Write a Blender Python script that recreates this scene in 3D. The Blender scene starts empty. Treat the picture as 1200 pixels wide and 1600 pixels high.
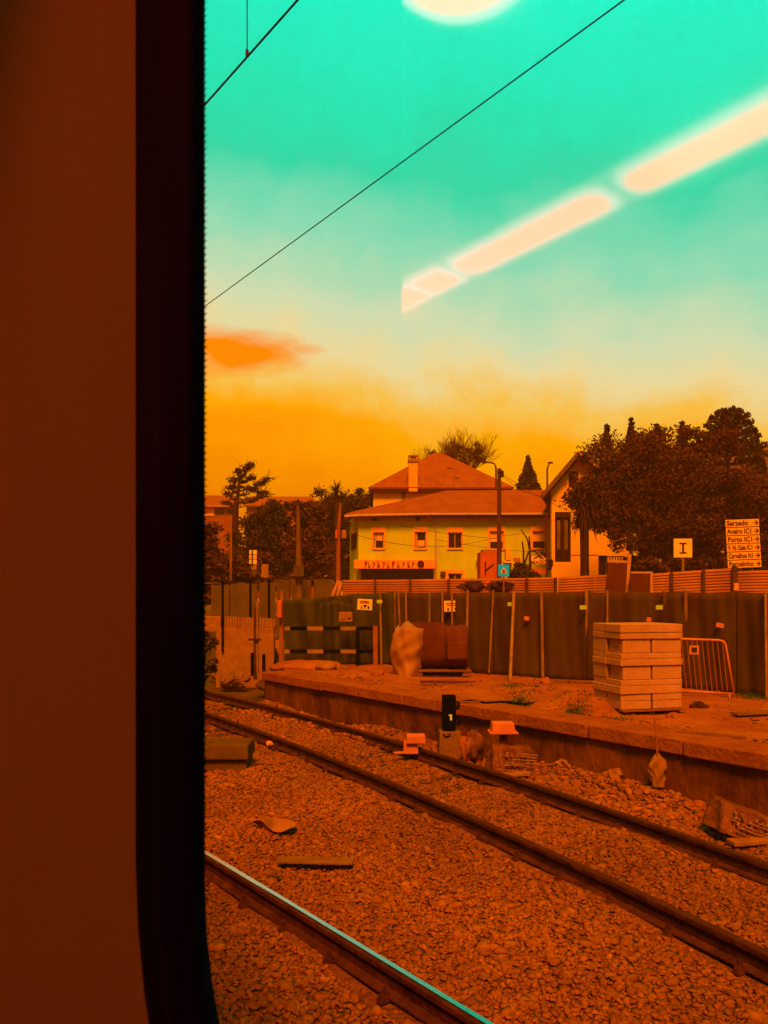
import bpy, bmesh, math, random
import numpy as np
from mathutils import Vector, Matrix

R = math.radians
random.seed(7)
rng = np.random.default_rng(7)
SC = bpy.context.scene
COL = SC.collection

# ------------------------------------------------------------------ camera
EYE = 2.30            # eye height over the rail heads
F = 1164.0            # focal length in photo pixels (1200 wide)
HZ = 935.0            # photo row of the horizon
cam_d = bpy.data.cameras.new('camera')
cam = bpy.data.objects.new('camera', cam_d)
COL.objects.link(cam)
cam.location = (0, 0, EYE)
cam.rotation_euler = (R(90), 0, 0)
cam_d.sensor_fit = 'HORIZONTAL'
cam_d.sensor_width = 36.0
cam_d.lens = 36.0 * F / 1200.0
cam_d.shift_y = (HZ - 800.0) / 1200.0
cam_d.clip_start = 0.02
cam_d.clip_end = 3000
cam_d.dof.use_dof = True
cam_d.dof.focus_distance = 22.0
cam_d.dof.aperture_fstop = 20.0
SC.camera = cam

# ------------------------------------------------------------------ colour helpers
def lin1(v):
    v = v / 255.0
    return v / 12.92 if v <= 0.04045 else ((v + 0.055) / 1.055) ** 2.4
def lin(c):
    return tuple(lin1(x) for x in c)
# light that falls on an average surface of the place (used to turn seen colours into reflectances)
K = (1.25, 1.02, 0.52)
def alb(c):
    l = lin(c)
    return tuple(min(0.86, max(0.0015, l[i] / K[i])) for i in range(3)) + (1.0,)

# ------------------------------------------------------------------ sky
W = bpy.data.worlds.new('World')
SC.world = W
W.use_nodes = True
nt = W.node_tree
for n in list(nt.nodes):
    nt.nodes.remove(n)
def N(t, **kw):
    n = nt.nodes.new(t)
    for k, v in kw.items():
        setattr(n, k, v)
    return n
def L(a, b):
    nt.links.new(a, b)
def math_n(op, a, b=None, c=None, clamp=False):
    n = N('ShaderNodeMath', operation=op, use_clamp=clamp)
    for i, v in enumerate((a, b, c)):
        if v is None:
            continue
        if isinstance(v, (int, float)):
            n.inputs[i].default_value = v
        else:
            L(v, n.inputs[i])
    return n.outputs[0]
out = N('ShaderNodeOutputWorld')
bg = N('ShaderNodeBackground')
bg.inputs['Strength'].default_value = 0.77
L(bg.outputs[0], out.inputs['Surface'])
tc = N('ShaderNodeTexCoord')
sep = N('ShaderNodeSeparateXYZ')
L(tc.outputs['Generated'], sep.inputs[0])
X, Y, Z = sep.outputs
mp = N('ShaderNodeMapping')
mp.inputs['Scale'].default_value = (6, 6, 5.0)
L(tc.outputs['Generated'], mp.inputs[0])
nz = N('ShaderNodeTexNoise')
nz.inputs['Scale'].default_value = 1.6
nz.inputs['Detail'].default_value = 7
nz.inputs['Roughness'].default_value = 0.62
L(mp.outputs[0], nz.inputs['Vector'])
mp2 = N('ShaderNodeMapping')
mp2.inputs['Scale'].default_value = (2.2, 2.2, 14)
L(tc.outputs['Generated'], mp2.inputs[0])
nz2 = N('ShaderNodeTexNoise')
nz2.inputs['Scale'].default_value = 1.5
nz2.inputs['Detail'].default_value = 5
L(mp2.outputs[0], nz2.inputs['Vector'])
w = math_n('MULTIPLY_ADD', X, 0.13, Z)
w = math_n('ADD', w, math_n('MULTIPLY', math_n('SUBTRACT', nz.outputs[0], 0.5), 0.12))
w = math_n('ADD', w, math_n('MULTIPLY', math_n('SUBTRACT', nz2.outputs[0], 0.5), 0.055))
ramp = N('ShaderNodeValToRGB')
L(w, ramp.inputs[0])
stops = [(0.0, (216, 96, 0)), (0.10, (236, 128, 0)), (0.17, (252, 152, 0)), (0.228, (254, 170, 6)), (0.266, (246, 194, 78)),
         (0.305, (234, 216, 152)), (0.355, (204, 220, 176)), (0.42, (138, 218, 178)), (0.50, (30, 214, 166)),
         (0.55, (0, 226, 178)), (0.67, (0, 246, 204)), (0.80, (0, 186, 146)), (0.90, (0, 140, 112)), (1.0, (0, 112, 92))]
el = ramp.color_ramp.elements
while len(el) < len(stops):
    el.new(0.5)
for e, (p, c) in zip(el, stops):
    e.position = p
    e.color = lin(c) + (1,)
# the one orange cloud low on the left
u = math_n('DIVIDE', X, math_n('MAXIMUM', Y, 0.05))
v = math_n('DIVIDE', Z, math_n('MAXIMUM', Y, 0.05))
mp3 = N('ShaderNodeMapping')
mp3.inputs['Scale'].default_value = (12, 12, 34)
L(tc.outputs['Generated'], mp3.inputs[0])
nz3 = N('ShaderNodeTexNoise')
nz3.inputs['Scale'].default_value = 1.0
nz3.inputs['Detail'].default_value = 6
L(mp3.outputs[0], nz3.inputs['Vector'])
def cloud(cx, cy, rx, ry, soft):
    du = math_n('DIVIDE', math_n('SUBTRACT', u, cx), rx)
    dv = math_n('DIVIDE', math_n('SUBTRACT', v, cy), ry)
    d = math_n('ADD', math_n('MULTIPLY', du, du), math_n('MULTIPLY', dv, dv))
    d = math_n('ADD', d, math_n('MULTIPLY', math_n('SUBTRACT', nz3.outputs[0], 0.5), 1.7))
    f = math_n('DIVIDE', math_n('SUBTRACT', 1.0, d), soft, clamp=True)
    return math_n('MULTIPLY', f, math_n('GREATER_THAN', Y, 0.2))
c1 = cloud((372 - 600) / F, (HZ - 550) / F, 0.108, 0.040, 0.9)
c2 = cloud((470 - 600) / F, (HZ - 546) / F, 0.040, 0.010, 1.2)
c3 = cloud((380 - 600) / F, (HZ - 660) / F, 0.20, 0.026, 1.3)
cf = math_n('MAXIMUM', c1, math_n('MULTIPLY', c2, 0.8))
cf = math_n('MAXIMUM', cf, math_n('MULTIPLY', c3, 0.55))
mx = N('ShaderNodeMixRGB')
L(cf, mx.inputs[0])
L(ramp.outputs[0], mx.inputs[1])
mx.inputs[2].default_value = lin((252, 138, 4)) + (1,)
L(mx.outputs[0], bg.inputs['Color'])

# ------------------------------------------------------------------ sun (low strength, wide: veiled evening light from behind the train)
sun_d = bpy.data.lights.new('sun', 'SUN')
sun = bpy.data.objects.new('sun', sun_d)
COL.objects.link(sun)
sun_d.energy = 5.0
sun_d.angle = R(17)
sun_d.color = (1.0, 0.52, 0.16)
SUN_EL, SUN_AZ = 51, -1      # azimuth: degrees to the right of straight behind the camera
sd = Vector((-math.sin(R(SUN_AZ)) * math.cos(R(SUN_EL)), math.cos(R(SUN_AZ)) * math.cos(R(SUN_EL)), -math.sin(R(SUN_EL))))
sun.rotation_euler = sd.to_track_quat('-Z', 'Y').to_euler()
sun.location = (6, -20, 30)

vs = SC.view_settings
vs.view_transform = 'Standard'
vs.look = 'None'
vs.exposure = 0.45
vs.gamma = 1.0
vs.use_curve_mapping = False
SC.render.engine = 'CYCLES'
SC.cycles.max_bounces = 4
SC.cycles.diffuse_bounces = 2
SC.cycles.glossy_bounces = 3
SC.cycles.volume_bounces = 0
SC.cycles.transparent_max_bounces = 16
SC.cycles.caustics_reflective = False
SC.cycles.caustics_refractive = False
SC.cycles.use_denoising = True
SC.cycles.use_adaptive_sampling = True
SC.cycles.adaptive_threshold = 0.02

# ------------------------------------------------------------------ geometry helpers
ORI = {}
MESHCACHE = {}
def P(px, py, D):
    return Vector(((px - 600) / F * D, D, EYE + (HZ - py) / F * D))
def xz(px, py, D):
    p = P(px, py, D)
    return p.x, p.z
def G(px, py, z):
    D = (EYE - z) * F / (py - HZ)
    return Vector(((px - 600) / F * D, D, z))
TT = Vector((-0.616, 0.788, 0))     # along the train, ahead
NN = Vector((0.788, 0.616, 0))      # out of the window
def T(a, p, z):
    q = TT * a + NN * p
    return Vector((q.x, q.y, EYE + z))

def thing(name, label, cat, loc, group=None):
    o = bpy.data.objects.new(name, None)
    o.empty_display_size = 0.2
    COL.objects.link(o)
    o.location = loc
    ORI[o] = Vector(loc)
    o['label'] = label
    o['category'] = cat
    if group:
        o['group'] = group
    return o
def tag(o, label, cat, group=None):
    o['label'] = label
    o['category'] = cat
    if group:
        o['group'] = group
    return o

class MB:
    def __init__(s):
        s.v = []; s.f = []
    def add(s, vs_, fs):
        o = len(s.v)
        s.v += [tuple(x) for x in vs_]
        s.f += [tuple(i + o for i in f) for f in fs]
        return s
    def box(s, c, d, rot=None, yaw=0.0, taper=0.0):
        c = Vector(c); hx, hy, hz = d[0] / 2, d[1] / 2, d[2] / 2
        m = rot if rot is not None else Matrix.Rotation(yaw, 3, 'Z')
        vv = []
        for z in (-1, 1):
            k = 1 - taper if z > 0 else 1
            for x, y in ((-1, -1), (1, -1), (1, 1), (-1, 1)):
                vv.append(c + m @ Vector((x * hx * k, y * hy * k, z * hz)))
        return s.add(vv, [(3, 2, 1, 0), (4, 5, 6, 7), (0, 1, 5, 4), (1, 2, 6, 5), (2, 3, 7, 6), (3, 0, 4, 7)])
    def bounds(s, x0, x1, y0, y1, z0, z1):
        return s.box(((x0 + x1) / 2, (y0 + y1) / 2, (z0 + z1) / 2), (abs(x1 - x0), abs(y1 - y0), abs(z1 - z0)))
    def tube(s, pts, rad, n=8, cap=True):
        pts = [Vector(p) for p in pts]
        if isinstance(rad, (int, float)):
            rad = [rad] * len(pts)
        vv = []; ff = []
        pu = None
        for i, p in enumerate(pts):
            d = (pts[min(i + 1, len(pts) - 1)] - pts[max(i - 1, 0)]).normalized()
            if pu is None:
                a = Vector((0, 0, 1)) if abs(d.z) < 0.9 else Vector((1, 0, 0))
                pu = d.cross(a).normalized()
            else:
                pu = (pu - d * pu.dot(d))
                pu = pu.normalized() if pu.length > 1e-6 else d.orthogonal().normalized()
            w_ = d.cross(pu)
            for k in range(n):
                an = 2 * math.pi * k / n
                vv.append(p + (pu * math.cos(an) + w_ * math.sin(an)) * rad[i])
        for i in range(len(pts) - 1):
            for k in range(n):
                k2 = (k + 1) % n
                ff.append((i * n + k, i * n + k2, (i + 1) * n + k2, (i + 1) * n + k))
        if cap:
            ff.append(tuple(range(n))[::-1])
            ff.append(tuple((len(pts) - 1) * n + k for k in range(n)))
        return s.add(vv, ff)
    def prism(s, poly, off):
        """poly: list of points (a planar loop), extruded by vector off"""
        n = len(poly); off = Vector(off)
        vv = [Vector(p) for p in poly] + [Vector(p) + off for p in poly]
        ff = [tuple(range(n))[::-1], tuple(range(n, 2 * n))]
        for k in range(n):
            k2 = (k + 1) % n
            ff.append((k, k2, n + k2, n + k))
        return s.add(vv, ff)
    def sweep(s, prof, pts, up=Vector((0, 0, 1)), cap=True):
        pts = [Vector(p) for p in pts]; n = len(prof); vv = []; ff = []
        for i, p in enumerate(pts):
            d = (pts[min(i + 1, len(pts) - 1)] - pts[max(i - 1, 0)]).normalized()
            r = d.cross(up).normalized()
            for a, b in prof:
                vv.append(p + r * a + up * b)
        for i in range(len(pts) - 1):
            for k in range(n):
                k2 = (k + 1) % n
                ff.append((i * n + k, i * n + k2, (i + 1) * n + k2, (i + 1) * n + k))
        if cap:
            ff.append(tuple(range(n))[::-1]); ff.append(tuple((len(pts) - 1) * n + k for k in range(n)))
        return s.add(vv, ff)
    def grid(s, fn, nu, nv, two=0.0):
        vv = [fn(i / nu, j / nv) for j in range(nv + 1) for i in range(nu + 1)]
        ff = [(j * (nu + 1) + i, j * (nu + 1) + i + 1, (j + 1) * (nu + 1) + i + 1, (j + 1) * (nu + 1) + i) for j in range(nv) for i in range(nu)]
        return s.add(vv, ff)
    def build(s, name, mat, parent=None, smooth=False, bevel=0.0, solid=0.0, kind=None):
        v = np.array([tuple(x) for x in s.v], dtype=float)
        if parent is None:
            lo, hi = v.min(0), v.max(0)
            org = Vector(((lo[0] + hi[0]) / 2, (lo[1] + hi[1]) / 2, lo[2]))
        else:
            org = ORI[parent]
        v = v - np.array(org)
        me = bpy.data.meshes.new(name)
        me.from_pydata([tuple(x) for x in v], [], s.f)
        bm = bmesh.new(); bm.from_mesh(me)
        bmesh.ops.recalc_face_normals(bm, faces=bm.faces)
        bm.to_mesh(me); bm.free()
        o = bpy.data.objects.new(name, me)
        COL.objects.link(o)
        if parent is None:
            o.location = org
        else:
            o.parent = parent
        ORI[o] = org
        me.materials.append(mat)
        if smooth:
            for p in me.polygons:
                p.use_smooth = True
        if solid:
            m = o.modifiers.new('solid', 'SOLIDIFY'); m.thickness = solid; m.offset = 0
        if bevel:
            m = o.modifiers.new('bevel', 'BEVEL'); m.width = bevel; m.segments = 2; m.limit_method = 'ANGLE'
        if kind:
            o['kind'] = kind
        return o

def np_mesh(name, verts, faces_n, mat, parent=None, kind=None, col=None, org=None):
    """verts (n,3); faces_n an (m,k) int array"""
    if parent is not None:
        org = ORI[parent]
    elif org is None:
        lo, hi = verts.min(0), verts.max(0)
        org = Vector(((lo[0] + hi[0]) / 2, (lo[1] + hi[1]) / 2, lo[2]))
    verts = verts - np.array(org)
    m, k = faces_n.shape
    me = bpy.data.meshes.new(name)
    me.vertices.add(len(verts)); me.vertices.foreach_set('co', verts.astype(np.float32).ravel())
    me.loops.add(m * k); me.loops.foreach_set('vertex_index', faces_n.astype(np.int32).ravel())
    me.polygons.add(m); me.polygons.foreach_set('loop_start', np.arange(0, m * k, k, dtype=np.int32))
    try:
        me.polygons.foreach_set('loop_total', np.full(m, k, dtype=np.int32))
    except Exception:
        pass
    me.update(calc_edges=True)
    if col is not None:
        at = me.color_attributes.new('tone', 'FLOAT_COLOR', 'POINT')
        c4 = np.ones((len(verts), 4), dtype=np.float32)
        c4[:, 0] = col; c4[:, 1] = col; c4[:, 2] = col
        at.data.foreach_set('color', c4.ravel())
    o = bpy.data.objects.new(name, me)
    COL.objects.link(o)
    if parent is None:
        o.location = org
    else:
        o.parent = parent
    ORI[o] = Vector(org)
    me.materials.append(mat)
    if kind:
        o['kind'] = kind
    return o

# ------------------------------------------------------------------ materials
def mat(name, c, c2=None, scale=4.0, rough=0.9, bump=0.15, metal=0.0, spec=0.0, detail=6, stretch=(1, 1, 1), bscale=None, emit=None, grime=0.0, tone=False):
    m = bpy.data.materials.new(name)
    m.use_nodes = True
    t = m.node_tree
    b = t.nodes['Principled BSDF']
    b.inputs['Roughness'].default_value = rough
    b.inputs['Metallic'].default_value = metal
    b.inputs['Specular IOR Level'].default_value = spec
    if c2 is None:
        c2 = tuple(x * 0.78 for x in c)
    co = t.nodes.new('ShaderNodeTexCoord')
    mpn = t.nodes.new('ShaderNodeMapping')
    mpn.inputs['Scale'].default_value = stretch
    t.links.new(co.outputs['Object'], mpn.inputs[0])
    no = t.nodes.new('ShaderNodeTexNoise')
    no.inputs['Scale'].default_value = scale
    no.inputs['Detail'].default_value = detail
    no.inputs['Roughness'].default_value = 0.65
    t.links.new(mpn.outputs[0], no.inputs['Vector'])
    rp = t.nodes.new('ShaderNodeValToRGB')
    rp.color_ramp.elements[0].position = 0.34
    rp.color_ramp.elements[1].position = 0.66
    rp.color_ramp.elements[0].color = alb(c2)
    rp.color_ramp.elements[1].color = alb(c)
    t.links.new(no.outputs[0], rp.inputs[0])
    src = rp.outputs[0]
    if grime:
        n2 = t.nodes.new('ShaderNodeTexNoise')
        n2.inputs['Scale'].default_value = 0.9
        n2.inputs['Detail'].default_value = 8
        n2.inputs['Roughness'].default_value = 0.7
        mp_ = t.nodes.new('ShaderNodeMapping')
        mp_.inputs['Scale'].default_value = (1.6, 1.6, 0.5)
        t.links.new(co.outputs['Object'], mp_.inputs[0])
        t.links.new(mp_.outputs[0], n2.inputs['Vector'])
        r2 = t.nodes.new('ShaderNodeValToRGB')
        r2.color_ramp.elements[0].position = 0.42
        r2.color_ramp.elements[1].position = 0.72
        r2.color_ramp.elements[0].color = (1, 1, 1, 1)
        g = 1 - grime
        r2.color_ramp.elements[1].color = (g, g * 0.92, g * 0.85, 1)
        t.links.new(n2.outputs[0], r2.inputs[0])
        mu = t.nodes.new('ShaderNodeMixRGB'); mu.blend_type = 'MULTIPLY'; mu.inputs[0].default_value = 1
        t.links.new(src, mu.inputs[1]); t.links.new(r2.outputs[0], mu.inputs[2])
        src = mu.outputs[0]
    if tone:
        at = t.nodes.new('ShaderNodeAttribute'); at.attribute_name = 'tone'
        mu = t.nodes.new('ShaderNodeMixRGB'); mu.blend_type = 'MULTIPLY'; mu.inputs[0].default_value = 1
        t.links.new(src, mu.inputs[1]); t.links.new(at.outputs['Color'], mu.inputs[2])
        src = mu.outputs[0]
    t.links.new(src, b.inputs['Base Color'])
    if bump:
        bn = t.nodes.new('ShaderNodeBump')
        bn.inputs['Strength'].default_value = bump
        bn.inputs['Distance'].default_value = 0.05
        no2 = t.nodes.new('ShaderNodeTexNoise')
        no2.inputs['Scale'].default_value = bscale or scale * 4
        no2.inputs['Detail'].default_value = 6
        t.links.new(mpn.outputs[0], no2.inputs['Vector'])
        t.links.new(no2.outputs[0], bn.inputs['Height'])
        t.links.new(bn.outputs[0], b.inputs['Normal'])
    if emit:
        b.inputs['Emission Color'].default_value = emit[0] + (1,)
        b.inputs['Emission Strength'].default_value = emit[1]
    return m

M = {}
M['earth'] = mat('earth', (176, 67, 1), (144, 47, 0), scale=1.4, bump=0.6, bscale=9)
M['far_ground'] = mat('far_ground', (110, 52, 2), (76, 34, 0), scale=0.5, bump=0.4)
M['ballast_bed'] = mat('ballast_bed', (150, 58, 2), (112, 40, 0), scale=9, bump=0.8, bscale=22)
M['stone'] = mat('stone', (166, 66, 3), (144, 53, 1), scale=7, bump=0.2, bscale=40, tone=True)
M['coping'] = mat('coping', (172, 64, 0), (144, 48, 0), scale=3, bump=0.5, bscale=18, grime=0.25)
M['platform_wall'] = mat('platform_wall', (140, 52, 0), (94, 30, 0), scale=2.2, bump=0.7, bscale=12, stretch=(1, 1, 0.5), grime=0.5)
M['rust'] = mat('rust', (98, 34, 0), (64, 18, 0), scale=6, bump=0.3)
M['railhead'] = mat('railhead', (92, 34, 0), (74, 24, 0), scale=8, bump=0.1, rough=0.6)
M['sleeper'] = mat('sleeper', (96, 40, 2), (70, 26, 0), scale=5, bump=0.4)
def plain(name, color, rough=0.5, metal=0.0, spec=0.3):
    m = bpy.data.materials.new(name); m.use_nodes = True
    b = m.node_tree.nodes['Principled BSDF']
    b.inputs['Base Color'].default_value = color + (1,)
    b.inputs['Roughness'].default_value = rough
    b.inputs['Metallic'].default_value = metal
    b.inputs['Specular IOR Level'].default_value = spec
    return m
M['polished'] = mat('polished_steel', (200, 200, 200), (190, 190, 190), scale=30, bump=0.012, bscale=25, rough=0.08, metal=1.0, stretch=(1, 1, 1))
for nd in M['polished'].node_tree.nodes:
    if nd.type == 'VALTORGB':
        nd.color_ramp.elements[0].color = (0.46, 0.43, 0.38, 1); nd.color_ramp.elements[1].color = (0.56, 0.53, 0.48, 1)
M['black'] = mat('black_paint', (16, 8, 4), (8, 4, 2), scale=6, rough=0.6, bump=0.1)
M['rubber'] = plain('rubber', (0.0012, 0.0026, 0.0075), 0.7, 0, 0.06)
M['frit'] = plain('frit', (0.002, 0.002, 0.002), 0.8, 0, 0.1)
M['concrete'] = mat('concrete', (210, 102, 20), (190, 86, 12), scale=3.5, bump=0.3, bscale=30, grime=0.2)
M['base_concrete'] = mat('base_concrete', (150, 66, 6), (122, 50, 2), scale=5, bump=0.3)
M['white_wall'] = mat('white_wall', (290, 136, 10), (280, 126, 6), scale=0.8, bump=0.06, grime=0.12)
M['trim'] = mat('trim', (285, 122, 8), (275, 112, 4), scale=2, bump=0.04)
M['yellow_wall'] = mat('yellow_wall', (212, 153, 3), (204, 141, 1), scale=0.7, bump=0.05, grime=0.14)
M['roof_tile'] = mat('roof_tile', (166, 60, 0), (146, 48, 0), scale=1.2, bump=0.0)
def tile_bump(m, sx=4.5, depth=0.5):
    t = m.node_tree; b = t.nodes['Principled BSDF']
    co = t.nodes.new('ShaderNodeTexCoord')
    wv = t.nodes.new('ShaderNodeTexWave'); wv.inputs['Scale'].default_value = sx; wv.bands_direction = 'X'
    wv.inputs['Distortion'].default_value = 0.4
    t.links.new(co.outputs['Object'], wv.inputs['Vector'])
    bn = t.nodes.new('ShaderNodeBump'); bn.inputs['Strength'].default_value = depth; bn.inputs['Distance'].default_value = 0.05
    t.links.new(wv.outputs[0], bn.inputs['Height']); t.links.new(bn.outputs[0], b.inputs['Normal'])
tile_bump(M['roof_tile'], 1.6, 0.35)
M['dark_roof'] = mat('dark_roof', (132, 58, 4), (104, 42, 2), scale=1.5, bump=0.2)
M['eave'] = mat('eave', (104, 40, 0), (78, 28, 0), scale=2, bump=0.05)
M['gutter'] = mat('gutter', (216, 120, 40), (196, 96, 24), scale=3, bump=0.02)
M['glass_dark'] = plain('window_glass', (0.03, 0.006, 0.002), 0.12, 0, 0.22)
M['frame'] = mat('frame', (236, 116, 16), (220, 104, 10), scale=4, bump=0.02)
M['frame_dark'] = mat('frame_dark', (84, 30, 2), (64, 20, 0), scale=4, bump=0.05)
M['blind'] = mat('blind', (255, 132, 20), (246, 120, 12), scale=6, bump=0.02, stretch=(0.2, 1, 6))
M['curtain'] = mat('curtain', (150, 74, 8), (96, 44, 2), scale=5, bump=0.1, stretch=(3, 3, 0.2))
M['awning'] = mat('awning', (272, 108, 8), (258, 94, 4), scale=2, bump=0.03)
M['red_panel'] = mat('red_panel', (214, 72, 4), (196, 60, 0), scale=2, bump=0.05, grime=0.15)
M['red_ink'] = mat('red_ink', (150, 40, 2), (132, 30, 0), scale=8, bump=0.0)
M['dark_ink'] = mat('dark_ink', (84, 24, 0), (70, 18, 0), scale=8, bump=0.0)
M['sign_face'] = mat('sign_face', (252, 130, 16), (242, 118, 10), scale=3, bump=0.0)
M['sign_pale'] = mat('sign_pale', (268, 150, 28), (256, 136, 18), scale=3, bump=0.0)
M['sign_dull'] = mat('sign_dull', (176, 84, 8), (150, 64, 2), scale=14, bump=0.0)
M['teal'] = mat('teal_sign', (0, 150, 142), (0, 138, 130), scale=4, bump=0.0)
M['solar'] = mat('solar', (60, 140, 120), (40, 118, 104), scale=4, bump=0.0, rough=0.4)
M['post_pale'] = mat('post_pale', (178, 88, 12), (144, 64, 4), scale=5, bump=0.15, grime=0.3)
M['post_orange'] = mat('post_orange', (168, 64, 0), (142, 48, 0), scale=5, bump=0.1)
M['post_ochre'] = mat('post_ochre', (172, 76, 4), (146, 60, 0), scale=5, bump=0.1)
M['pole_wood'] = mat('pole_wood', (108, 42, 2), (78, 26, 0), scale=3, bump=0.3, stretch=(4, 4, 0.4))
M['pole_concrete'] = mat('pole_concrete', (128, 60, 4), (104, 46, 0), scale=3, bump=0.1)
M['net'] = mat('net', (88, 42, 0), (78, 29, 0), scale=1.3, bump=0.25, stretch=(2.5, 2.5, 0.8), bscale=40)
M['net_green'] = mat('net_green', (84, 48, 0), (54, 28, 0), scale=0.9, bump=0.25, stretch=(2, 2, 0.8), bscale=40)
M['hoarding'] = mat('hoarding', (206, 90, 4), (176, 70, 0), scale=0.8, bump=0.1, grime=0.25)
M['dull_panel'] = mat('dull_panel', (112, 56, 2), (88, 42, 0), scale=1.2, bump=0.1)
M['leaf_dark'] = mat('leaf_dark', (102, 44, 0), (90, 28, 0), scale=0.5, bump=0.0, tone=True)
M['leaf_green'] = mat('leaf_green', (92, 46, 0), (60, 28, 0), scale=0.7, bump=0.0, tone=True)
M['leaf_brown'] = mat('leaf_brown', (110, 48, 2), (76, 28, 0), scale=1.0, bump=0.0, tone=True)
M['grass'] = mat('grass', (84, 74, 4), (60, 46, 0), scale=3, bump=0.0, tone=True)
M['bark'] = mat('bark', (88, 32, 0), (56, 18, 0), scale=3, bump=0.5, stretch=(3, 3, 0.5))
M['twig'] = mat('twig', (128, 56, 2), (98, 38, 0), scale=3, bump=0.1)
M['tarp_brown'] = mat('tarp_brown', (112, 36, 0), (84, 22, 0), scale=1.3, bump=0.4, bscale=5, rough=0.6)
M['sheet'] = mat('sheet', (184, 82, 2), (156, 64, 0), scale=1.6, bump=0.3, bscale=7, rough=0.6, spec=0.03)
M['wood'] = mat('wood', (150, 62, 4), (116, 42, 0), scale=4, bump=0.3, stretch=(0.5, 4, 4))
M['orange_plastic'] = mat('orange_plastic', (228, 88, 16), (206, 72, 8), scale=3, bump=0.1, rough=0.5, grime=0.35)
M['pale_plastic'] = mat('pale_plastic', (238, 110, 18), (226, 96, 10), scale=3, bump=0.05, rough=0.5)
M['olive_box'] = mat('olive_box', (120, 56, 0), (98, 42, 0), scale=3, bump=0.25, grime=0.2)
M['wrap'] = mat('wrap', (150, 56, 4), (92, 30, 0), scale=8, bump=0.5, rough=0.6, spec=0.0)
M['wrap_pale'] = mat('wrap_pale', (186, 88, 10), (150, 62, 2), scale=12, bump=0.4, rough=0.5, spec=0.1)
M['barrier'] = mat('barrier', (224, 92, 8), (196, 76, 2), scale=6, bump=0.05, rough=0.5)
M['tag'] = mat('tag', (190, 150, 12), (176, 134, 6), scale=6, bump=0.0)
M['scrap'] = mat('scrap', (218, 90, 6), (200, 76, 2), scale=6, bump=0.1)
M['wire'] = mat('wire', (50, 46, 34), (36, 30, 22), scale=4, bump=0.0, rough=0.7)
M['lens'] = mat('lens', (236, 170, 70), (220, 150, 50), scale=4, bump=0.0)
# carriage interior
M['panel'] = plain('interior_panel', (0.20, 0.27, 0.02), 0.85, 0, 0.0)
M['interior_dark'] = plain('interior_dark', (0.006, 0.004, 0.003), 0.95, 0, 0.0)
M['interior_mid'] = plain('interior_mid', (0.34, 0.30, 0.2), 0.95, 0, 0.0)
M['train_paint'] = plain('train_paint', (0.25, 0.06, 0.01), 0.5, 0, 0.2)
def emis(name, c, s):
    m = bpy.data.materials.new(name); m.use_nodes = True
    t = m.node_tree
    t.nodes.remove(t.nodes['Principled BSDF'])
    e = t.nodes.new('ShaderNodeEmission'); e.inputs[0].default_value = c + (1,); e.inputs[1].default_value = s
    t.links.new(e.outputs[0], t.nodes['Material Output'].inputs[0])
    return m
M['lamp_core'] = emis('lamp_core', (1.0, 0.012, 0.0), 14.6)
M['halo_rim'] = emis('halo_rim', (1.0, 0.34, 0.46), 6.0)
M['halo_strip'] = emis('halo_strip', (1.0, 0.3, 0.3), 1.6)  # weaker glow for the painted halo, not a lamp itself
M['lamp_halo'] = emis('lamp_halo', (1.0, 0.26, 0.30), 3.2)
def glassmat(refl):
    m = bpy.data.materials.new('glass_reflecting' if refl else 'glass_clear'); m.use_nodes = True
    t = m.node_tree
    t.nodes.remove(t.nodes['Principled BSDF'])
    tr = t.nodes.new('ShaderNodeBsdfTransparent'); tr.inputs[0].default_value = (1, 1, 1, 1)
    o_ = t.nodes['Material Output']
    if not refl:
        t.links.new(tr.outputs[0], o_.inputs[0]); return m
    gl = t.nodes.new('ShaderNodeBsdfGlossy'); gl.inputs['Color'].default_value = (0.062, 0.062, 0.062, 1); gl.inputs['Roughness'].default_value = 0.05
    ad = t.nodes.new('ShaderNodeAddShader')
    t.links.new(tr.outputs[0], ad.inputs[0]); t.links.new(gl.outputs[0], ad.inputs[1]); t.links.new(ad.outputs[0], o_.inputs[0])
    return m
for k_m in ('halo_rim', 'lamp_halo', 'halo_strip'):
    M[k_m].cycles.emission_sampling = 'NONE'
M['glass_clear'] = glassmat(False)
M['glass_refl'] = glassmat(True)

# ================================================================== THE GROUND
ZP = 0.60            # platform height
def struct(o):
    o['kind'] = 'structure'
    return o
m = MB(); m.grid(lambda a, b: Vector((-500 + 1000 * a, -60 + 1060 * b, -0.42)), 20, 20)
struct(m.build('ground', M['far_ground']))
# raised ground with the platform and the street behind it
e0 = G(409, 1050, ZP); e1 = G(1200, 1180, ZP)
ed = (e1 - e0).normalized()
e2 = e0 + ed * 30
back = Vector((-0.17, 0.985, 0))
en = Vector((-ed.y, ed.x, 0))
if en.y < 0:
    en = -en
COPW = 0.62
prng = random.Random(3)
def hump(x, y):
    h = 0.0
    for (cx, cy, r, a) in HUMPS:
        d2 = ((x - cx) ** 2 + (y - cy) ** 2) / (r * r)
        h += a * math.exp(-d2)
    dd_ = (x - e0.x) * en.x + (y - e0.y) * en.y - COPW
    return h * max(0.0, min(1.0, dd_ / 0.55))
hp = [G(905, 1108, ZP), G(880, 1095, ZP), G(790, 1075, ZP), G(1130, 1118, ZP), G(560, 1055, ZP), G(720, 1076, ZP)]
HUMPS = [(hp[0].x, hp[0].y, 0.55, 0.30), (hp[1].x - 0.3, hp[1].y + 0.4, 0.6, 0.22), (hp[2].x, hp[2].y, 0.9, 0.08), (hp[3].x, hp[3].y, 0.8, 0.05), (hp[4].x, hp[4].y, 0.9, 0.12), (hp[5].x, hp[5].y, 0.7, 0.05)]
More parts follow.
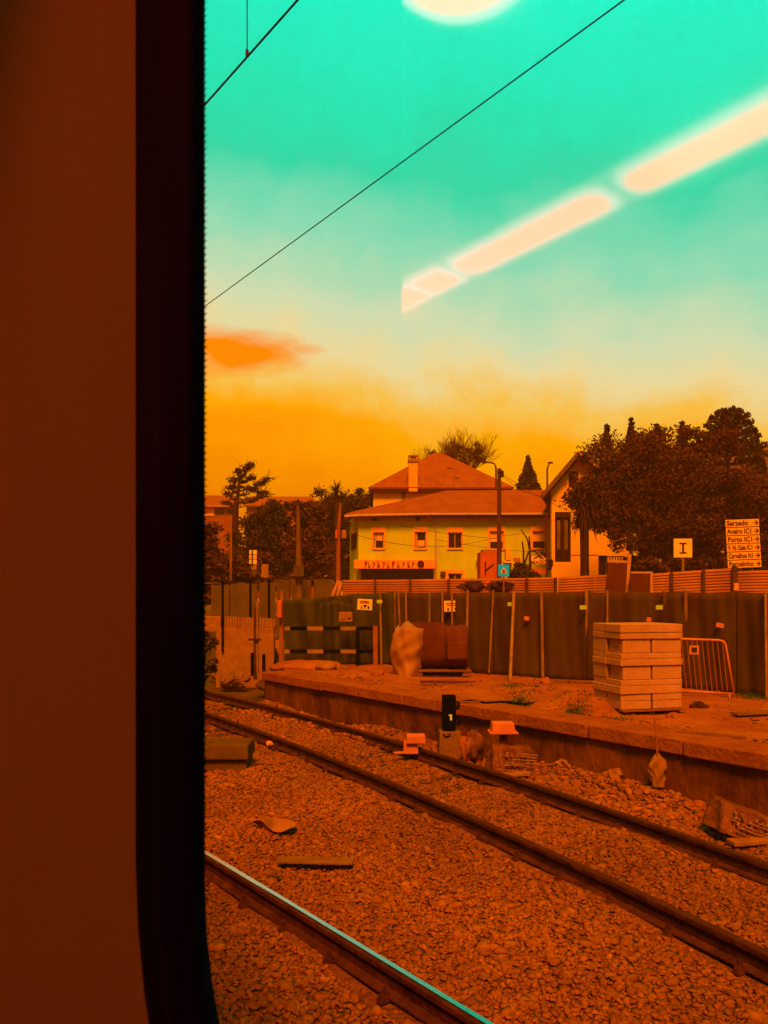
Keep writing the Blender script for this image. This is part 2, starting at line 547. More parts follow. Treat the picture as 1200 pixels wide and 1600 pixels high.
def plat_top(a, b):
    a = a ** 1.0
    q = e0 + en * COPW + ed * (a * 24.0 - 0.0) + back * ((b ** 1.8) * 80)
    z = ZP - 0.02 + hump(q.x, q.y) + (0.02 * math.sin(q.x * 3.1 + q.y) * math.sin(q.y * 2.3) if b < 0.5 else 0)
    return Vector((q.x, q.y, z))
platform = thing('platform', 'x', 'x', (e0.x, e0.y, 0))
del platform['label']; del platform['category']
struct(platform)
m = MB(); m.grid(plat_top, 70, 70); m.build('platform_surface', M['earth'], platform, smooth=True)
# front wall and end wall, set back a little under the coping
f0 = e0 + en * 0.08; f1 = e2 + en * 0.08
m = MB()
def pw(a, b):
    q = f0 + ed * (a * 30)
    r_ = 0.02 * math.sin(a * 190) * math.sin(b * 5 + a * 60)
    q = q + en * r_
    return Vector((q.x, q.y, -0.45 + (ZP - 0.16 + 0.45) * b))
m.grid(pw, 160, 6)
m.build('retaining_wall', M['platform_wall'], platform, smooth=True)
m = MB()
g0 = f0 + ed * 0.06; g1 = g0 + back * 60
m.add([(g0.x, g0.y, -0.45), (g1.x, g1.y, -0.45), (g1.x, g1.y, ZP - 0.03), (g0.x, g0.y, ZP - 0.03)], [(0, 1, 2, 3)])
m.build('end_wall', M['platform_wall'], platform)
yaw_e = math.atan2(ed.y, ed.x)
s = 0.0
k = 0
while s < 15.5:
    ln = prng.uniform(1.15, 1.45)
    c = e0 + ed * (s + ln / 2) + en * (COPW / 2 + prng.uniform(-0.012, 0.012))
    m = MB(); m.box((c.x, c.y, ZP - 0.085 + prng.uniform(-0.008, 0.008)), (ln - 0.018, COPW, 0.19), yaw=yaw_e + prng.uniform(-0.006, 0.006))
    m.build('coping_stone', M['coping'], platform, bevel=0.018)
    s += ln

# ballast bed with gentle relief, up to the platform wall
def bed_z(x, y):
    p = x * NN.x + y * NN.y
    z = -0.17 + 0.03 * math.sin(x * 1.3 + 0.7 * y) * math.cos(y * 0.9) + 0.02 * math.sin(3.1 * x - 1.7 * y)
    # earth heaped against the platform wall, hollow beside the far rail
    dw = (x - e0.x) * en.x + (y - e0.y) * en.y
    z += 0.15 * math.exp(-(dw / 0.3) ** 2) * (0.5 + 0.5 * math.sin(x * 2.4 + 1.0)) if y < e0.y else 0.0
    z -= 0.02 * max(0.0, min(1.0, (y - 9) / 5))
    return z
m = MB()
m.grid(lambda a, b: (lambda q: Vector((q.x, q.y, bed_z(q.x, q.y))))(TT * (-6 + 40 * a) + NN * (0.3 + 8.0 * b)), 150, 60)
struct(m.build('ballast_bed', M['ballast_bed'], smooth=True))

# ================================================================== RAILS
def rail_prof(h=0.16):
    return [(-0.07, -h), (0.07, -h), (0.07, -h + 0.012), (0.012, -h + 0.03), (0.010, -0.045), (0.036, -0.036), (0.036, -0.006), (0.028, 0.0), (-0.028, 0.0), (-0.036, -0.006), (-0.036, -0.036), (-0.010, -0.045), (-0.012, -h + 0.03), (-0.07, -h + 0.012)]
def fit_rail(pix, extra):
    pts = [G(a, b, 0) for a, b in pix]
    ys = np.array([p.y for p in pts]); xs = np.array([p.x for p in pts])
    c = np.polyfit(ys, xs, 2)
    y0, y1 = 2.0, ys.max()
    res = []
    for y in np.linspace(y1, y0, 46):
        res.append(Vector((np.polyval(c, y), y, 0)))
    sl = np.polyval(np.polyder(c), y1)
    for q in (5, 12, 25):
        res.insert(0, Vector((res[0].x + sl * (q - 0) * 0.5, res[0].y + q * 0.5, 0)))
    return res
r2 = fit_rail([(313, 1110.6), (435, 1153), (536, 1190), (600, 1216), (700, 1261), (750, 1285), (920, 1360), (1100, 1440), (1200, 1487)], 0)
r3 = fit_rail([(313.5, 1078.6), (401, 1097), (502, 1122), (624, 1160), (740, 1198), (850, 1235), (950, 1264), (1050, 1294), (1200, 1347)], 0)
n0 = G(313, 1328, 0); n1 = G(760, 1600, 0)
nd_ = (n1 - n0).normalized()
r1 = [n0 - nd_ * 26 + nd_ * q for q in np.linspace(0, 38, 30)]
perp = Vector((-nd_.y, nd_.x, 0))
if perp.y > 0:
    perp = -perp
r0 = [p + perp * 1.74 for p in r1]
def lerp_path(path, step):
    outp = []; acc = 0
    for a, b in zip(path[:-1], path[1:]):
        ln = (b - a).length
        while acc < ln:
            outp.append((a + (b - a) * (acc / ln), (b - a).normalized())); acc += step
        acc -= ln
    return outp
def track(name, label, pa, pb, pol):
    t = thing(name, label, 'railway track', (pa[len(pa) // 2].x, pa[len(pa) // 2].y, -0.16))
    for pth in (pa, pb):
        m = MB(); m.sweep(rail_prof(), pth); r_ = m.build('rail', M['rust'], t)
        m = MB(); m.sweep([(-0.034, 0.001), (0.010, 0.001), (0.006, 0.005), (-0.029, 0.005)] if pol else [(-0.034, 0.001), (0.034, 0.001), (0.027, 0.006), (-0.027, 0.006)], pth)
        m.build('running_surface', M['polished'] if pol else M['railhead'], r_)
    cl = lerp_path(pa, 0.6); cl2 = lerp_path(pb, 0.6)
    sh = None
    for i, (q, d) in enumerate(cl):
        if q.y > 21 or q.y < 2.3:
            continue
        j = min(range(len(cl2)), key=lambda z: (cl2[z][0] - q).length)
        o2 = cl2[j][0]
        mid = (q + o2) / 2; dv = (o2 - q).normalized()
        m = MB(); m.box((mid.x, mid.y, -0.262), (2.5, 0.24, 0.14), yaw=math.atan2(dv.y, dv.x))
        sl = m.build('sleeper', M['sleeper'], t)
        for e_, dd in ((q, d), (o2, cl2[j][1])):
            for sgn in (-1, 1):
                m = MB()
                c_ = e_ + Vector((-dd.y, dd.x, 0)) * 0.088 * sgn
                m.box((c_.x, c_.y, -0.148), (0.055, 0.09, 0.05), yaw=math.atan2(dd.y, dd.x), taper=0.4)
                m.tube([(c_.x, c_.y, -0.13), (c_.x, c_.y, -0.085)], 0.017, 6)
                m.build('rail_clip', M['rust'], sl)
    return t
track('railway_track', 'rusty unused railway track beside the platform wall', r2, r3, False)
near = track('railway_track', 'railway track with polished rail head nearest to the train window', r1, r0, True)

# ballast stones: too many to count
def ico():
    bm = bmesh.new(); bmesh.ops.create_icosphere(bm, subdivisions=1, radius=1.0)
    v = np.array([x.co[:] for x in bm.verts]); f = np.array([[q.index for q in p.verts] for p in bm.faces]); bm.free()
    return v, f
iv, ifc = ico()
def scatter_stones(name, pts, sizes, zs, matr, kind='stuff'):
    n = len(pts)
    nv = len(iv)
    V = np.repeat(iv[None], n, 0) * (1 + rng.normal(0, 0.27, (n, nv, 1)))
    sc = np.stack([rng.uniform(0.75, 1.35, n), rng.uniform(0.6, 1.1, n), rng.uniform(0.35, 0.65, n)], 1) * sizes[:, None]
    V = V * sc[:, None, :]
    an = rng.uniform(0, 2 * np.pi, n); tl = rng.normal(0, 0.45, n)
    cy, sy, ct, st = np.cos(an), np.sin(an), np.cos(tl), np.sin(tl)
    x, y, z = V[..., 0].copy(), V[..., 1].copy(), V[..., 2].copy()
    y2 = y * ct[:, None] - z * st[:, None]; z2 = y * st[:, None] + z * ct[:, None]
    V[..., 0] = x * cy[:, None] - y2 * sy[:, None]; V[..., 1] = x * sy[:, None] + y2 * cy[:, None]; V[..., 2] = z2
    V[..., 0] += pts[:, 0:1]; V[..., 1] += pts[:, 1:2]; V[..., 2] += zs[:, None]
    Fc = (ifc[None] + (np.arange(n) * nv)[:, None, None]).reshape(-1, 3)
    tone = np.repeat(np.clip(rng.normal(0.94, 0.13, n), 0.5, 1.4), nv)
    st_ = 0.5 + 0.5 * np.sin(pts[:, 0] * 1.7 + 1.3 * np.sin(pts[:, 1] * 1.1)) * np.sin(pts[:, 1] * 1.3 + 0.9 * np.sin(pts[:, 0] * 2.1))
    tone = tone * np.repeat(0.80 + 0.30 * st_, nv)
    return np_mesh(name, V.reshape(-1, 3), Fc, matr, kind=kind, col=tone)
cand = rng.uniform([-11, 2.4], [7, 21], (450000, 2))
u_ = cand[:, 0] / cand[:, 1] * F + 600
v_ = HZ + (EYE + 0.15) / cand[:, 1] * F
pp = cand @ np.array([NN.x, NN.y])
edn = (cand - np.array([e0.x, e0.y])) @ np.array([en.x, en.y])
dens = np.clip(1.3 - cand[:, 1] * 0.075, 0.2, 1.0)
dens = np.where(u_ < 290, dens * 0.45, dens)
ok = (u_ > 40) & (u_ < 1240) & (v_ < 1660) & (edn < 0.02) & (rng.uniform(0, 1, len(cand)) < dens) & (pp > 0.6)
def dist_to(path, pts):
    A = np.array([[p.x, p.y] for p in path])
    d = np.full(len(pts), 1e9)
    for a, b in zip(A[:-1], A[1:]):
        ab = b - a; t_ = np.clip(((pts - a) @ ab) / (ab @ ab), 0, 1)
        d = np.minimum(d, np.linalg.norm(pts - (a + t_[:, None] * ab), axis=1))
    return d
cand = cand[ok]
dr = np.minimum(np.minimum(dist_to(r1, cand), dist_to(r2, cand)), dist_to(r3, cand))
keep = dr > 0.085
cand = cand[keep]; dr = dr[keep]
sz = rng.uniform(0.014, 0.030, len(cand)) * (1 + 0.035 * np.clip(cand[:, 1] - 6, 0, 12)) * np.where(rng.uniform(0, 1, len(cand)) < 0.05, 1.9, 1.0)
bz = np.array([bed_z(a, b) for a, b in cand]) + rng.uniform(-0.004, 0.020, len(cand)) - np.where(dr < 0.16, 0.02, 0)
scatter_stones('ballast_gravel', cand, sz, bz, M['stone'])

# ================================================================== TRAIN CARRIAGE (the camera looks out of its window)
PG = 0.20; PI_ = 0.190
AL, AR, ZT, ZB, RC = 0.4475, -0.95, 0.66, -0.345, 0.16
def rrect(a0, a1, z0, z1, r, n=9):
    pts = []
    for (ca, cz, st) in ((a1 - r, z1 - r, 0), (a0 + r, z1 - r, 90), (a0 + r, z0 + r, 180), (a1 - r, z0 + r, 270)):
        for i in range(n):
            an = R(st + 90 * i / (n - 1))
            pts.append((ca + r * math.cos(an), cz + r * math.sin(an)))
    return pts
car = thing('train_carriage', 'dark train carriage interior wall and black sealed window the view is seen through', 'train', tuple(T(0, -1.2, -2.3)))
def ring(off):
    return rrect(AR - off, AL + off, ZB - off, ZT + off, RC + off)
GW = 0.083
A0, A1 = -15.0, 11.0
m = MB()
hole = ring(GW - 0.004)
n_ = len(hole)
def outer_pt(a, z):
    ca, cz = (AL + AR) / 2, (ZT + ZB) / 2
    da, dz = a - ca, z - cz
    k_ = min(((A1 - ca) if da > 0 else (ca - A0)) / max(abs(da), 1e-6), ((1.0 - cz) if dz > 0 else (cz + 1.25)) / max(abs(dz), 1e-6))
    return ca + da * k_, cz + dz * k_
for p_in, nm in ((PI_, 'wall_panel'),):
    vv = []; ff = []
    for a, z in hole:
        vv.append(T(a, PI_, z))
    for a, z in hole:
        # intermediate ring keeps quads tidy
        vv.append(T(a + (a - (AL + AR) / 2) * 0.35, PI_, z + (z - (ZT + ZB) / 2) * 0.35 if -1.2 < z + (z - (ZT + ZB) / 2) * 0.35 < 0.98 else z))
    for a, z in hole:
        oa, oz = outer_pt(a, z)
        vv.append(T(oa, PI_, oz))
    for k in range(n_):
        k2 = (k + 1) % n_
        ff += [(k, k2, n_ + k2, n_ + k), (n_ + k, n_ + k2, 2 * n_ + k2, 2 * n_ + k)]
    m.add(vv, ff)
m.build('wall_panel', M['panel'], car)
m = MB()
vv = [T(a, PG + 0.07, z) for a, z in ring(0.2)] + [T(*((lambda q: (q[0], PG + 0.07, q[1]))(outer_pt(a, z)))) for a, z in ring(0.2)]
m.add(vv, [(k, (k + 1) % n_, n_ + (k + 1) % n_, n_ + k) for k in range(n_)])
m.build('outer_skin', M['train_paint'], car)
m = MB()
prof = [(GW + 0.004, PI_ + 0.006), (GW, PI_ - 0.001), (GW - 0.006, PI_ - 0.0035), (GW - 0.018, PI_ - 0.003), (0.052, PI_ + 0.001), (0.046, PI_ - 0.002), (0.030, PI_ - 0.0015), (0.022, PI_ + 0.002), (0.010, PI_ + 0.004), (0.001, PG - 0.003), (0.0, PG + 0.004), (0.02, PG + 0.004)]
rings = [[T(a, p, z) for a, z in ring(o_)] for o_, p in prof]
vv = [q for r_ in rings for q in r_]
ff = []
for i in range(len(prof) - 1):
    for k in range(n_):
        k2 = (k + 1) % n_
        ff.append((i * n_ + k, i * n_ + k2, (i + 1) * n_ + k2, (i + 1) * n_ + k))
m.add(vv, ff)
gasket = m.build('window_gasket', M['rubber'], car, smooth=True)
# printed frit teeth along the leading edge of the glass
m = MB()
z = -0.19; 
while z < 0.45:
    q = [T(AL + 0.004, PG + 0.002, z), T(AL + 0.004, PG + 0.002, z + 0.0036), T(AL - 0.0085, PG + 0.002, z + 0.0006)]
    m.add(q, [(0, 1, 2)]); z += 0.0042
m.build('frit_band', M['frit'], gasket)['kind'] = 'stuff'
# the pane: clear where one looks at the land, made to mirror the ceiling lamps at upper right only
AS, ZS = 0.247, 0.104
def pane(a0, a1, z0, z1, mt):
    m = MB(); m.add([T(a0, PG + 0.003, z0), T(a1, PG + 0.003, z0), T(a1, PG + 0.003, z1), T(a0, PG + 0.003, z1)], [(0, 1, 2, 3)])
    o = m.build('window_pane', mt, car)
    return o
pane(AR - 0.01, AL + 0.01, ZB - 0.01, ZS, M['glass_clear'])
pane(AS, AL + 0.01, ZS, ZT + 0.01, M['glass_clear'])
pane(AR - 0.01, AS, ZS, ZT + 0.01, M['glass_refl'])['label'] = 'upper glass mirroring the lit ceiling lamps of the carriage'
# shell
def tbox(a0, a1, p0, p1, z0, z1, name, mt):
    m = MB()
    vv = [T(a, p, z) for z in (z0, z1) for a, p in ((a0, p0), (a1, p0), (a1, p1), (a0, p1))]
    m.add(vv, [(3, 2, 1, 0), (4, 5, 6, 7), (0, 1, 5, 4), (1, 2, 6, 5), (2, 3, 7, 6), (3, 0, 4, 7)])
    return m.build(name, mt, car)
tbox(A0, A1, -2.65, PG + 0.068, 1.0, 1.06, 'ceiling', M['interior_dark'])
tbox(A0 - 0.02, A1 + 0.02, -2.72, PG + 0.04, 1.10, 1.55, 'roof', M['train_paint'])
tbox(A0, A1, -2.65, PG + 0.066, -1.32, -1.26, 'floor', M['interior_mid'])
tbox(A0, A1, -2.70, -2.652, -1.33, 1.08, 'far_wall', M['interior_mid'])
tbox(A0 - 0.05, A0 - 0.003, -2.68, PG + 0.064, -1.31, 1.07, 'end_partition', M['interior_dark'])
tbox(A1 + 0.003, A1 + 0.05, -2.68, PG + 0.064, -1.31, 1.07, 'end_partition', M['interior_dark'])
tbox(A0 + 1, A1 - 1, -2.3, -0.2, -2.0, -1.34, 'underframe', M['black'])
# ceiling lamps: strip segments and one round lamp, with glowing layers that paint a pale halo round each core
ZC = 0.75
PL = -0.78
def rounded(a0, a1, p0, p1, r, n=6):
    pts = []
    for (ca, cp, st) in ((a1 - r, p1 - r, 0), (a0 + r, p1 - r, 90), (a0 + r, p0 + r, 180), (a1 - r, p0 + r, 270)):
        for i in range(n):
            an = R(st + 90 * i / (n - 1)); pts.append((ca + r * math.cos(an), cp + r * math.sin(an)))
    return pts
def lamp(a0, a1, pc, wd, r):
    m = MB(); m.prism([T(a, p, ZC + 0.004) for a, p in rounded(a0 - 0.012, a1 + 0.012, pc - wd / 2 - 0.012, pc + wd / 2 + 0.012, r + 0.01)], (0, 0, 0.003))
    h = m.build('halo_plate', M['lamp_halo'], car)
    m = MB(); m.prism([T(a, p, ZC) for a, p in rounded(a0 - 0.004, a1 + 0.004, pc - wd / 2 - 0.004, pc + wd / 2 + 0.004, r)], (0, 0, 0.003))
    m.build('halo_rim', M['halo_rim'], h)
    m = MB(); m.prism([T(a, p, ZC - 0.004) for a, p in rounded(a0 + 0.007, a1 - 0.007, pc - wd / 2 + 0.012, pc + wd / 2 - 0.008, r)], (0, 0, 0.0035))
    m.build('lamp_diffuser', M['lamp_core'], h)
lamp(0.10, 0.80, PL, 0.095, 0.034)
lamp(0.835, 1.235, PL, 0.095, 0.034)
lamp(1.258, 1.364, PL, 0.095, 0.014)
lamp(1.374, 1.62, PL, 0.095, 0.004)
m = MB(); m.prism([T(a, p, ZC + 0.009) for a, p in rounded(0.05, 1.64, PL - 0.068, PL + 0.058, 0.02)], (0, 0, 0.003)); m.build('halo_strip', M['halo_strip'], car)  # glowing strip added behind the lamps to join their halos
lamp(0.545, 0.72, -0.21, 0.17, 0.08)
lamp(-1.5, -0.4, -1.95, 0.095, 0.034)  # from here on unseen lamps, added to light the wall panel evenly
lamp(-0.36, 0.5, -1.95, 0.095, 0.034)
lamp(-1.9, -0.9, PL, 0.095, 0.034)
for i_ in range(2):  # further unseen lamps, added to brighten the lower wall panel
    lamp(1.66 + 0.9 * i_, 2.5 + 0.9 * i_, PL, 0.095, 0.034)
    lamp(0.54 + 0.9 * i_, 1.4 + 0.9 * i_, -1.95, 0.095, 0.034)

# ================================================================== overhead line
def wire(name, label, pts, r, cat='wire', parent=None, n=6):
    m = MB(); m.tube(pts, r, n)
    o = m.build(name, M['wire'], parent)
    if parent is None:
        tag(o, label, cat)
    return o
def wline(px0, py0, px1, py1, zc, ext0, ext1):
    a = Vector(((px0 - 600) / (HZ - py0) * zc, F / (HZ - py0) * zc, EYE + zc)); b = Vector(((px1 - 600) / (HZ - py1) * zc, F / (HZ - py1) * zc, EYE + zc))
    d = (b - a).normalized()
    return a, b, [a - d * ext0, a - d * 6, a, b, b + d * ext1]
a, b, pts = wline(318, 480, 975, 0, 3.2, 40, 20)
wire('overhead_wire', 'long thin overhead line wire slanting across the whole sky', pts, 0.0045)
a, b, pts = wline(318, 166, 465, 0, 3.0, 40, 20)
cw = wire('overhead_wire', 'thick contact wire in the upper left sky with a vertical dropper', pts, 0.0062)
q = P(386, 82, 1); tpar = (q.z - EYE); dq = a + (b - a) * ((386 - 318) / (465 - 318) * 1.08)
# point on the wire seen at column 386
best = min((a + (b - a) * (i / 400.0) for i in range(400)), key=lambda w_: abs(600 + w_.x / w_.y * F - 386))
m = MB(); m.tube([best, best + Vector((0, 0, 1.3))], 0.0034, 6); m.build('dropper', M['wire'], cw)
m = MB(); m.box(best + Vector((0, 0, 0.02)), (0.016, 0.016, 0.035)); m.build('clamp', M['rust'], cw)

# ================================================================== things by the track
# dwarf signal on its concrete base
b0 = G(704, 1178, -0.10)
D = b0.y
sx = lambda px, d=None: (px - 600) / F * (d or D)
sz_ = lambda py, d=None: EYE + (HZ - py) / F * (d or D)
t = thing('dwarf_signal', 'black dwarf signal with a pale mark on a concrete base', 'signal', tuple(b0))
m = MB(); m.box((sx(704), D + 0.16, (sz_(1144) - 0.2) / 2 + 0.0), (sx(724) - sx(686), 0.36, sz_(1144) + 0.2), taper=0.12)
m.build('base', M['base_concrete'], t, bevel=0.015)
m = MB(); m.box((sx(702.5), D + 0.14, (sz_(1088) + sz_(1141)) / 2), (sx(713) - sx(692), 0.20, sz_(1088) - sz_(1141)))
hs = m.build('housing', M['black'], t, bevel=0.012)
m = MB()
m.bounds(sx(703.5), sx(706.5), D + 0.028, D + 0.036, sz_(1126), sz_(1117)); m.bounds(sx(701.5), sx(703.5), D + 0.028, D + 0.036, sz_(1119), sz_(1117))
m.build('pale_mark', M['lens'], hs)
for py in (1104, 1129):
    m = MB(); m.tube([(sx(713.5), D + 0.14, sz_(py + 6)), (sx(718), D + 0.12, sz_(py + 4)), (sx(718.5), D + 0.12, sz_(py - 4)), (sx(713.5), D + 0.14, sz_(py - 6))], 0.018, 8)
    m.build('side_handle', M['black'], hs)
m = MB(); m.tube([(sx(698) + 0.08 * math.cos(an) * 0.6, D - 0.005, sz_(1146) - 0.055 * math.sin(an)) for an in np.linspace(0, math.pi, 9)], 0.012, 6)
m.build('cable_loop', M['black'], t)

# orange box clamped over the far rail
b0 = G(646, 1176, -0.05); D = b0.y
t = thing('track_box', 'bright orange plastic box sitting over the far rail', 'track box', tuple(b0))
m = MB(); m.box((sx(642), D + 0.1, (sz_(1178) + sz_(1160)) / 2), (sx(653) - sx(629), 0.26, sz_(1160) - sz_(1178)), taper=0.12); m.build('box_body', M['orange_plastic'], t, bevel=0.012)
m = MB(); m.box((sx(650), D + 0.06, (sz_(1161) + sz_(1149)) / 2), (sx(666) - sx(635), 0.28, sz_(1149) - sz_(1161)), taper=0.08); m.build('box_lid', M['orange_plastic'], t, bevel=0.014)
m = MB(); m.box((sx(626), D + 0.0, sz_(1176)), (sx(640) - sx(618), 0.1, 0.02), yaw=0.3); m.build('foot_plate', M['orange_plastic'], t, bevel=0.004)

# lidded junction box on a post beside the wall
b0 = G(786, 1200, -0.08); D = b0.y
t = thing('junction_box', 'pale orange lidded junction box on a short dark post', 'junction box', tuple(b0))
m = MB(); m.tube([(sx(786), D, -0.2), (sx(786), D, sz_(1146))], 0.05, 10); m.build('post', M['rust'], t)
m = MB(); m.box((sx(785), D, (sz_(1143) + sz_(1128)) / 2), (sx(804) - sx(767), 0.24, sz_(1128) - sz_(1143)), taper=0.1); m.build('housing', M['orange_plastic'], t, bevel=0.012)
m = MB(); m.box((sx(785.5), D, sz_(1143.5)), (sx(808) - sx(764), 0.29, 0.022)); m.build('rim', M['orange_plastic'], t, bevel=0.006)

# plastic-wrapped packs of blocks
def pack(label, px0, px1, py0, py1, base_z, yaw, tilt, nx, nz_, rough_):
    c0 = G((px0 + px1) / 2, py1, base_z); D_ = c0.y
    wd = (px1 - px0) / F * D_; ht = (py1 - py0) / F * D_
    t = thing('wrapped_pack', label, 'wrapped pack', tuple(c0))
    rot = Matrix.Rotation(yaw, 3, 'Z') @ Matrix.Rotation(tilt, 3, 'Y')
    r_ = random.Random(px0)
    def sheet(side):
        def f(a, b):
            an = a * 2 * math.pi
            qx = 0.5 * wd * max(-1, min(1, 1.35 * math.cos(an))); qy = 0.2 * max(-1, min(1, 1.35 * math.sin(an)))
            k_ = 1 - 0.12 * b + 0.05 * math.sin(an * 5 + b * 4)
            return c0 + rot @ Vector((qx * k_, qy * k_, ht * b * (1 + 0.06 * math.sin(an * 3)))) 
        return f
    m = MB(); m.grid(sheet(0), 40, 8)
    tp = len(m.v); m.v.append(tuple(c0 + rot @ Vector((0, 0, ht * 1.03))))
    for i in range(40):
        m.f.append((8 * 41 + i, 8 * 41 + i + 1, tp))
    m.build('wrap', M['wrap'], t, smooth=True)
    for j in range(nz_):
        for i in range(nx):
            x_ = (-0.42 + 0.84 * (i + 0.5) / nx) * wd; z_ = ht * (0.12 + 0.72 * (j + 0.5) / nz_)
            if r_.random() < 0.22:
                continue
            x_ += r_.uniform(-0.2, 0.2) * wd / nx; z_ += r_.uniform(-0.2, 0.2) * ht / nz_
            m = MB(); c_ = c0 + rot @ Vector((x_, -0.205, z_))
            m.box(c_, (wd / nx * r_.uniform(0.12, 0.35), 0.05, ht / nz_ * r_.uniform(0.35, 0.85)), rot=rot @ Matrix.Rotation(r_.uniform(-0.3, 0.3), 3, 'Y'))
            m.build('block_end', M['wrap_pale'], t, bevel=0.012)
    for i in range(7):
        z0_ = ht * (0.1 + 0.13 * i)
        m = MB(); m.tube([c0 + rot @ Vector((-0.44 * wd + 0.05 * i, -0.235, z0_)), c0 + rot @ Vector((0.0, -0.245, z0_ + r_.uniform(-0.03, 0.03))), c0 + rot @ Vector((0.46 * wd, -0.235, z0_ + r_.uniform(-0.02, 0.02)))], 0.006, 5); m.build('strap', M['wrap_pale'], t)
    m = MB(); m.box(c0 + Vector((0, -0.26, 0.03)), (wd * 0.7, 0.14, 0.05), yaw=yaw + 0.1); m.build('tray', M['post_ochre'], t, bevel=0.01)
    return t
pack('clear-wrapped pack of small pale pieces behind the junction box post', 762, 832, 1166, 1206, -0.10, 0.12, 0.08, 6, 4, 0)
pack('clear-wrapped pack of pale pieces tipped over at the right picture edge', 1104, 1204, 1262, 1306, -0.16, 0.1, 0.34, 9, 5, 0)
# crumpled pale and leafy sack beside the signal base
b0 = G(742, 1184, -0.08); D = b0.y
def lump(c, rx, ry, rz, seed, amp=0.25, nu=22, nv=12):
    r_ = random.Random(seed); ph = [r_.uniform(0, 6.28) for _ in range(8)]
    def f(a, b):
        an = a * 2 * math.pi; el_ = (b - 0.5) * math.pi
        k_ = 1 + amp * (math.sin(3 * an + ph[0]) * math.cos(2 * el_ + ph[1]) + 0.6 * math.sin(5 * an + ph[2] + 3 * el_) + 0.4 * math.sin(9 * an + ph[3]) * math.sin(7 * el_ + ph[4]))
        return Vector(c) + Vector((rx * math.cos(an) * math.cos(el_) * k_, ry * math.sin(an) * math.cos(el_) * k_, rz * math.sin(el_) * k_))
    m = MB(); m.grid(f, nu, nv); return m
t = thing('plastic_sack', 'crumpled plastic sack leaning beside the concrete signal base', 'sack', tuple(b0))
m = lump((b0.x, b0.y + 0.05, 0.08), 0.15, 0.12, 0.2, 5, 0.3); m.build('sack', M['wrap'], t, smooth=True)
m = lump((b0.x - 0.12, b0.y + 0.02, 0.05), 0.09, 0.08, 0.16, 6, 0.3); m.build('sack_flap', M['post_orange'], t, smooth=True)

# bag hanging by a cord on the platform wall
def edge_depth(px, off):
    # depth at which the sight line of column px meets the platform face, off metres in front of it
    o_ = e0 - en * off; k_ = (px - 600) / F
    return (o_ + ed * ((k_ * o_.y - o_.x) / (ed.x - k_ * ed.y))).y
D = edge_depth(1027, 0.10); b0 = Vector(((1027 - 600) / F * D, D, 0))
t = thing('hanging_bag', 'pale plastic bag hanging by a cord against the platform wall', 'bag', (b0.x, D, 0))
m = MB(); m.tube([(sx(1024), D + 0.02, sz_(1122)), (sx(1025), D - 0.02, sz_(1150)), (sx(1026), D - 0.02, sz_(1180))], 0.012, 6); m.build('cord', M['post_orange'], t)
def bag(a, b):
    an = a * 2 * math.pi
    r_ = 0.014 + 0.085 * math.sin(min(1, b * 2.2) * math.pi / 2) * (1 - 0.75 * max(0, b - 0.45)) * (1 + 0.35 * math.sin(an * 3 + b * 9) + 0.2 * math.sin(an * 7 - b * 15))
    return Vector((sx(1027) + r_ * math.cos(an), D + 0.0 + 0.5 * r_ * math.sin(an), sz_(1176) + (sz_(1229) - sz_(1176)) * b))
m = MB(); m.grid(bag, 24, 16); m.build('bag_body', M['post_ochre'], t, smooth=True)

# scraps along the foot of the platform wall
for i, (px, py, r_, mm, lb) in enumerate((
        (880, 1205, 0.10, 'wrap_pale', 'pale plastic scrap at the wall foot right of the wrapped pack'),
        (960, 1224, 0.13, 'post_ochre', 'crumpled ochre scrap at the wall foot left of the hanging bag'),
        (1085, 1262, 0.12, 'post_orange', 'reddish crumpled plastic beside the tipped pack'),
        (1062, 1244, 0.09, 'wrap_pale', 'small pale scrap right of the hanging bag'),
        (1112, 1290, 0.11, 'wrap_pale', 'pale torn film lying before the tipped pack'))):
    q = G(px, py, -0.10)
    m = lump((q.x, q.y, bed_z(q.x, q.y) + 0.03), r_, r_ * 0.7, r_ * 0.45, 60 + i, 0.4, 18, 10); tag(m.build('plastic_scrap', M[mm]), lb, 'litter')

# olive cable chamber at left, debris, plank
b0 = G(350, 1206, -0.15); D = b0.y
t = thing('cable_chamber', 'low olive concrete cable chamber beside the rusty rail', 'cable box', tuple(b0))
m = MB(); m.box((sx(345), D + 0.25, (sz_(1206) + sz_(1187)) / 2), (sx(381) - sx(300), 0.5, sz_(1187) - sz_(1206))); m.build('chamber', M['olive_box'], t, bevel=0.02)
m = MB(); m.box((sx(345), D + 0.22, (sz_(1186) + sz_(1163)) / 2), (sx(385) - sx(296), 0.58, sz_(1163) - sz_(1186)), taper=0.03); m.build('lid', M['olive_box'], t, bevel=0.02)
m = MB(); m.tube([(sx(382), D + 0.2, -0.1), (sx(415), D + 0.3, -0.14), (sx(450), D + 0.5, -0.15)], 0.035, 8); m.build('duct', M['rust'], t)
b0 = G(425, 1296, -0.13); D = b0.y
t = thing('torn_sheet', 'torn crumpled pale sheet lying on the ballast', 'litter', tuple(b0))
def torn(a, b):
    x = -0.24 + 0.5 * a
    w_ = 0.05 + 0.10 * a * (1 - 0.55 * max(0, a - 0.7) / 0.3)
    y = (b - 0.5) * 2 * w_ + 0.04 * math.sin(9 * a)
    z = 0.035 + 0.035 * math.sin(7 * a + 5 * b) + 0.02 * math.sin(17 * a * b + 2) + (0.05 * b * (1 if a > 0.45 else 0.4))
    return b0 + Vector((x, y + 0.1 - 0.18 * a, z))
m = MB(); m.grid(torn, 18, 8); m.build('sheet_piece', M['post_ochre'], t, solid=0.004)
b0 = G(490, 1350, -0.13); D = b0.y
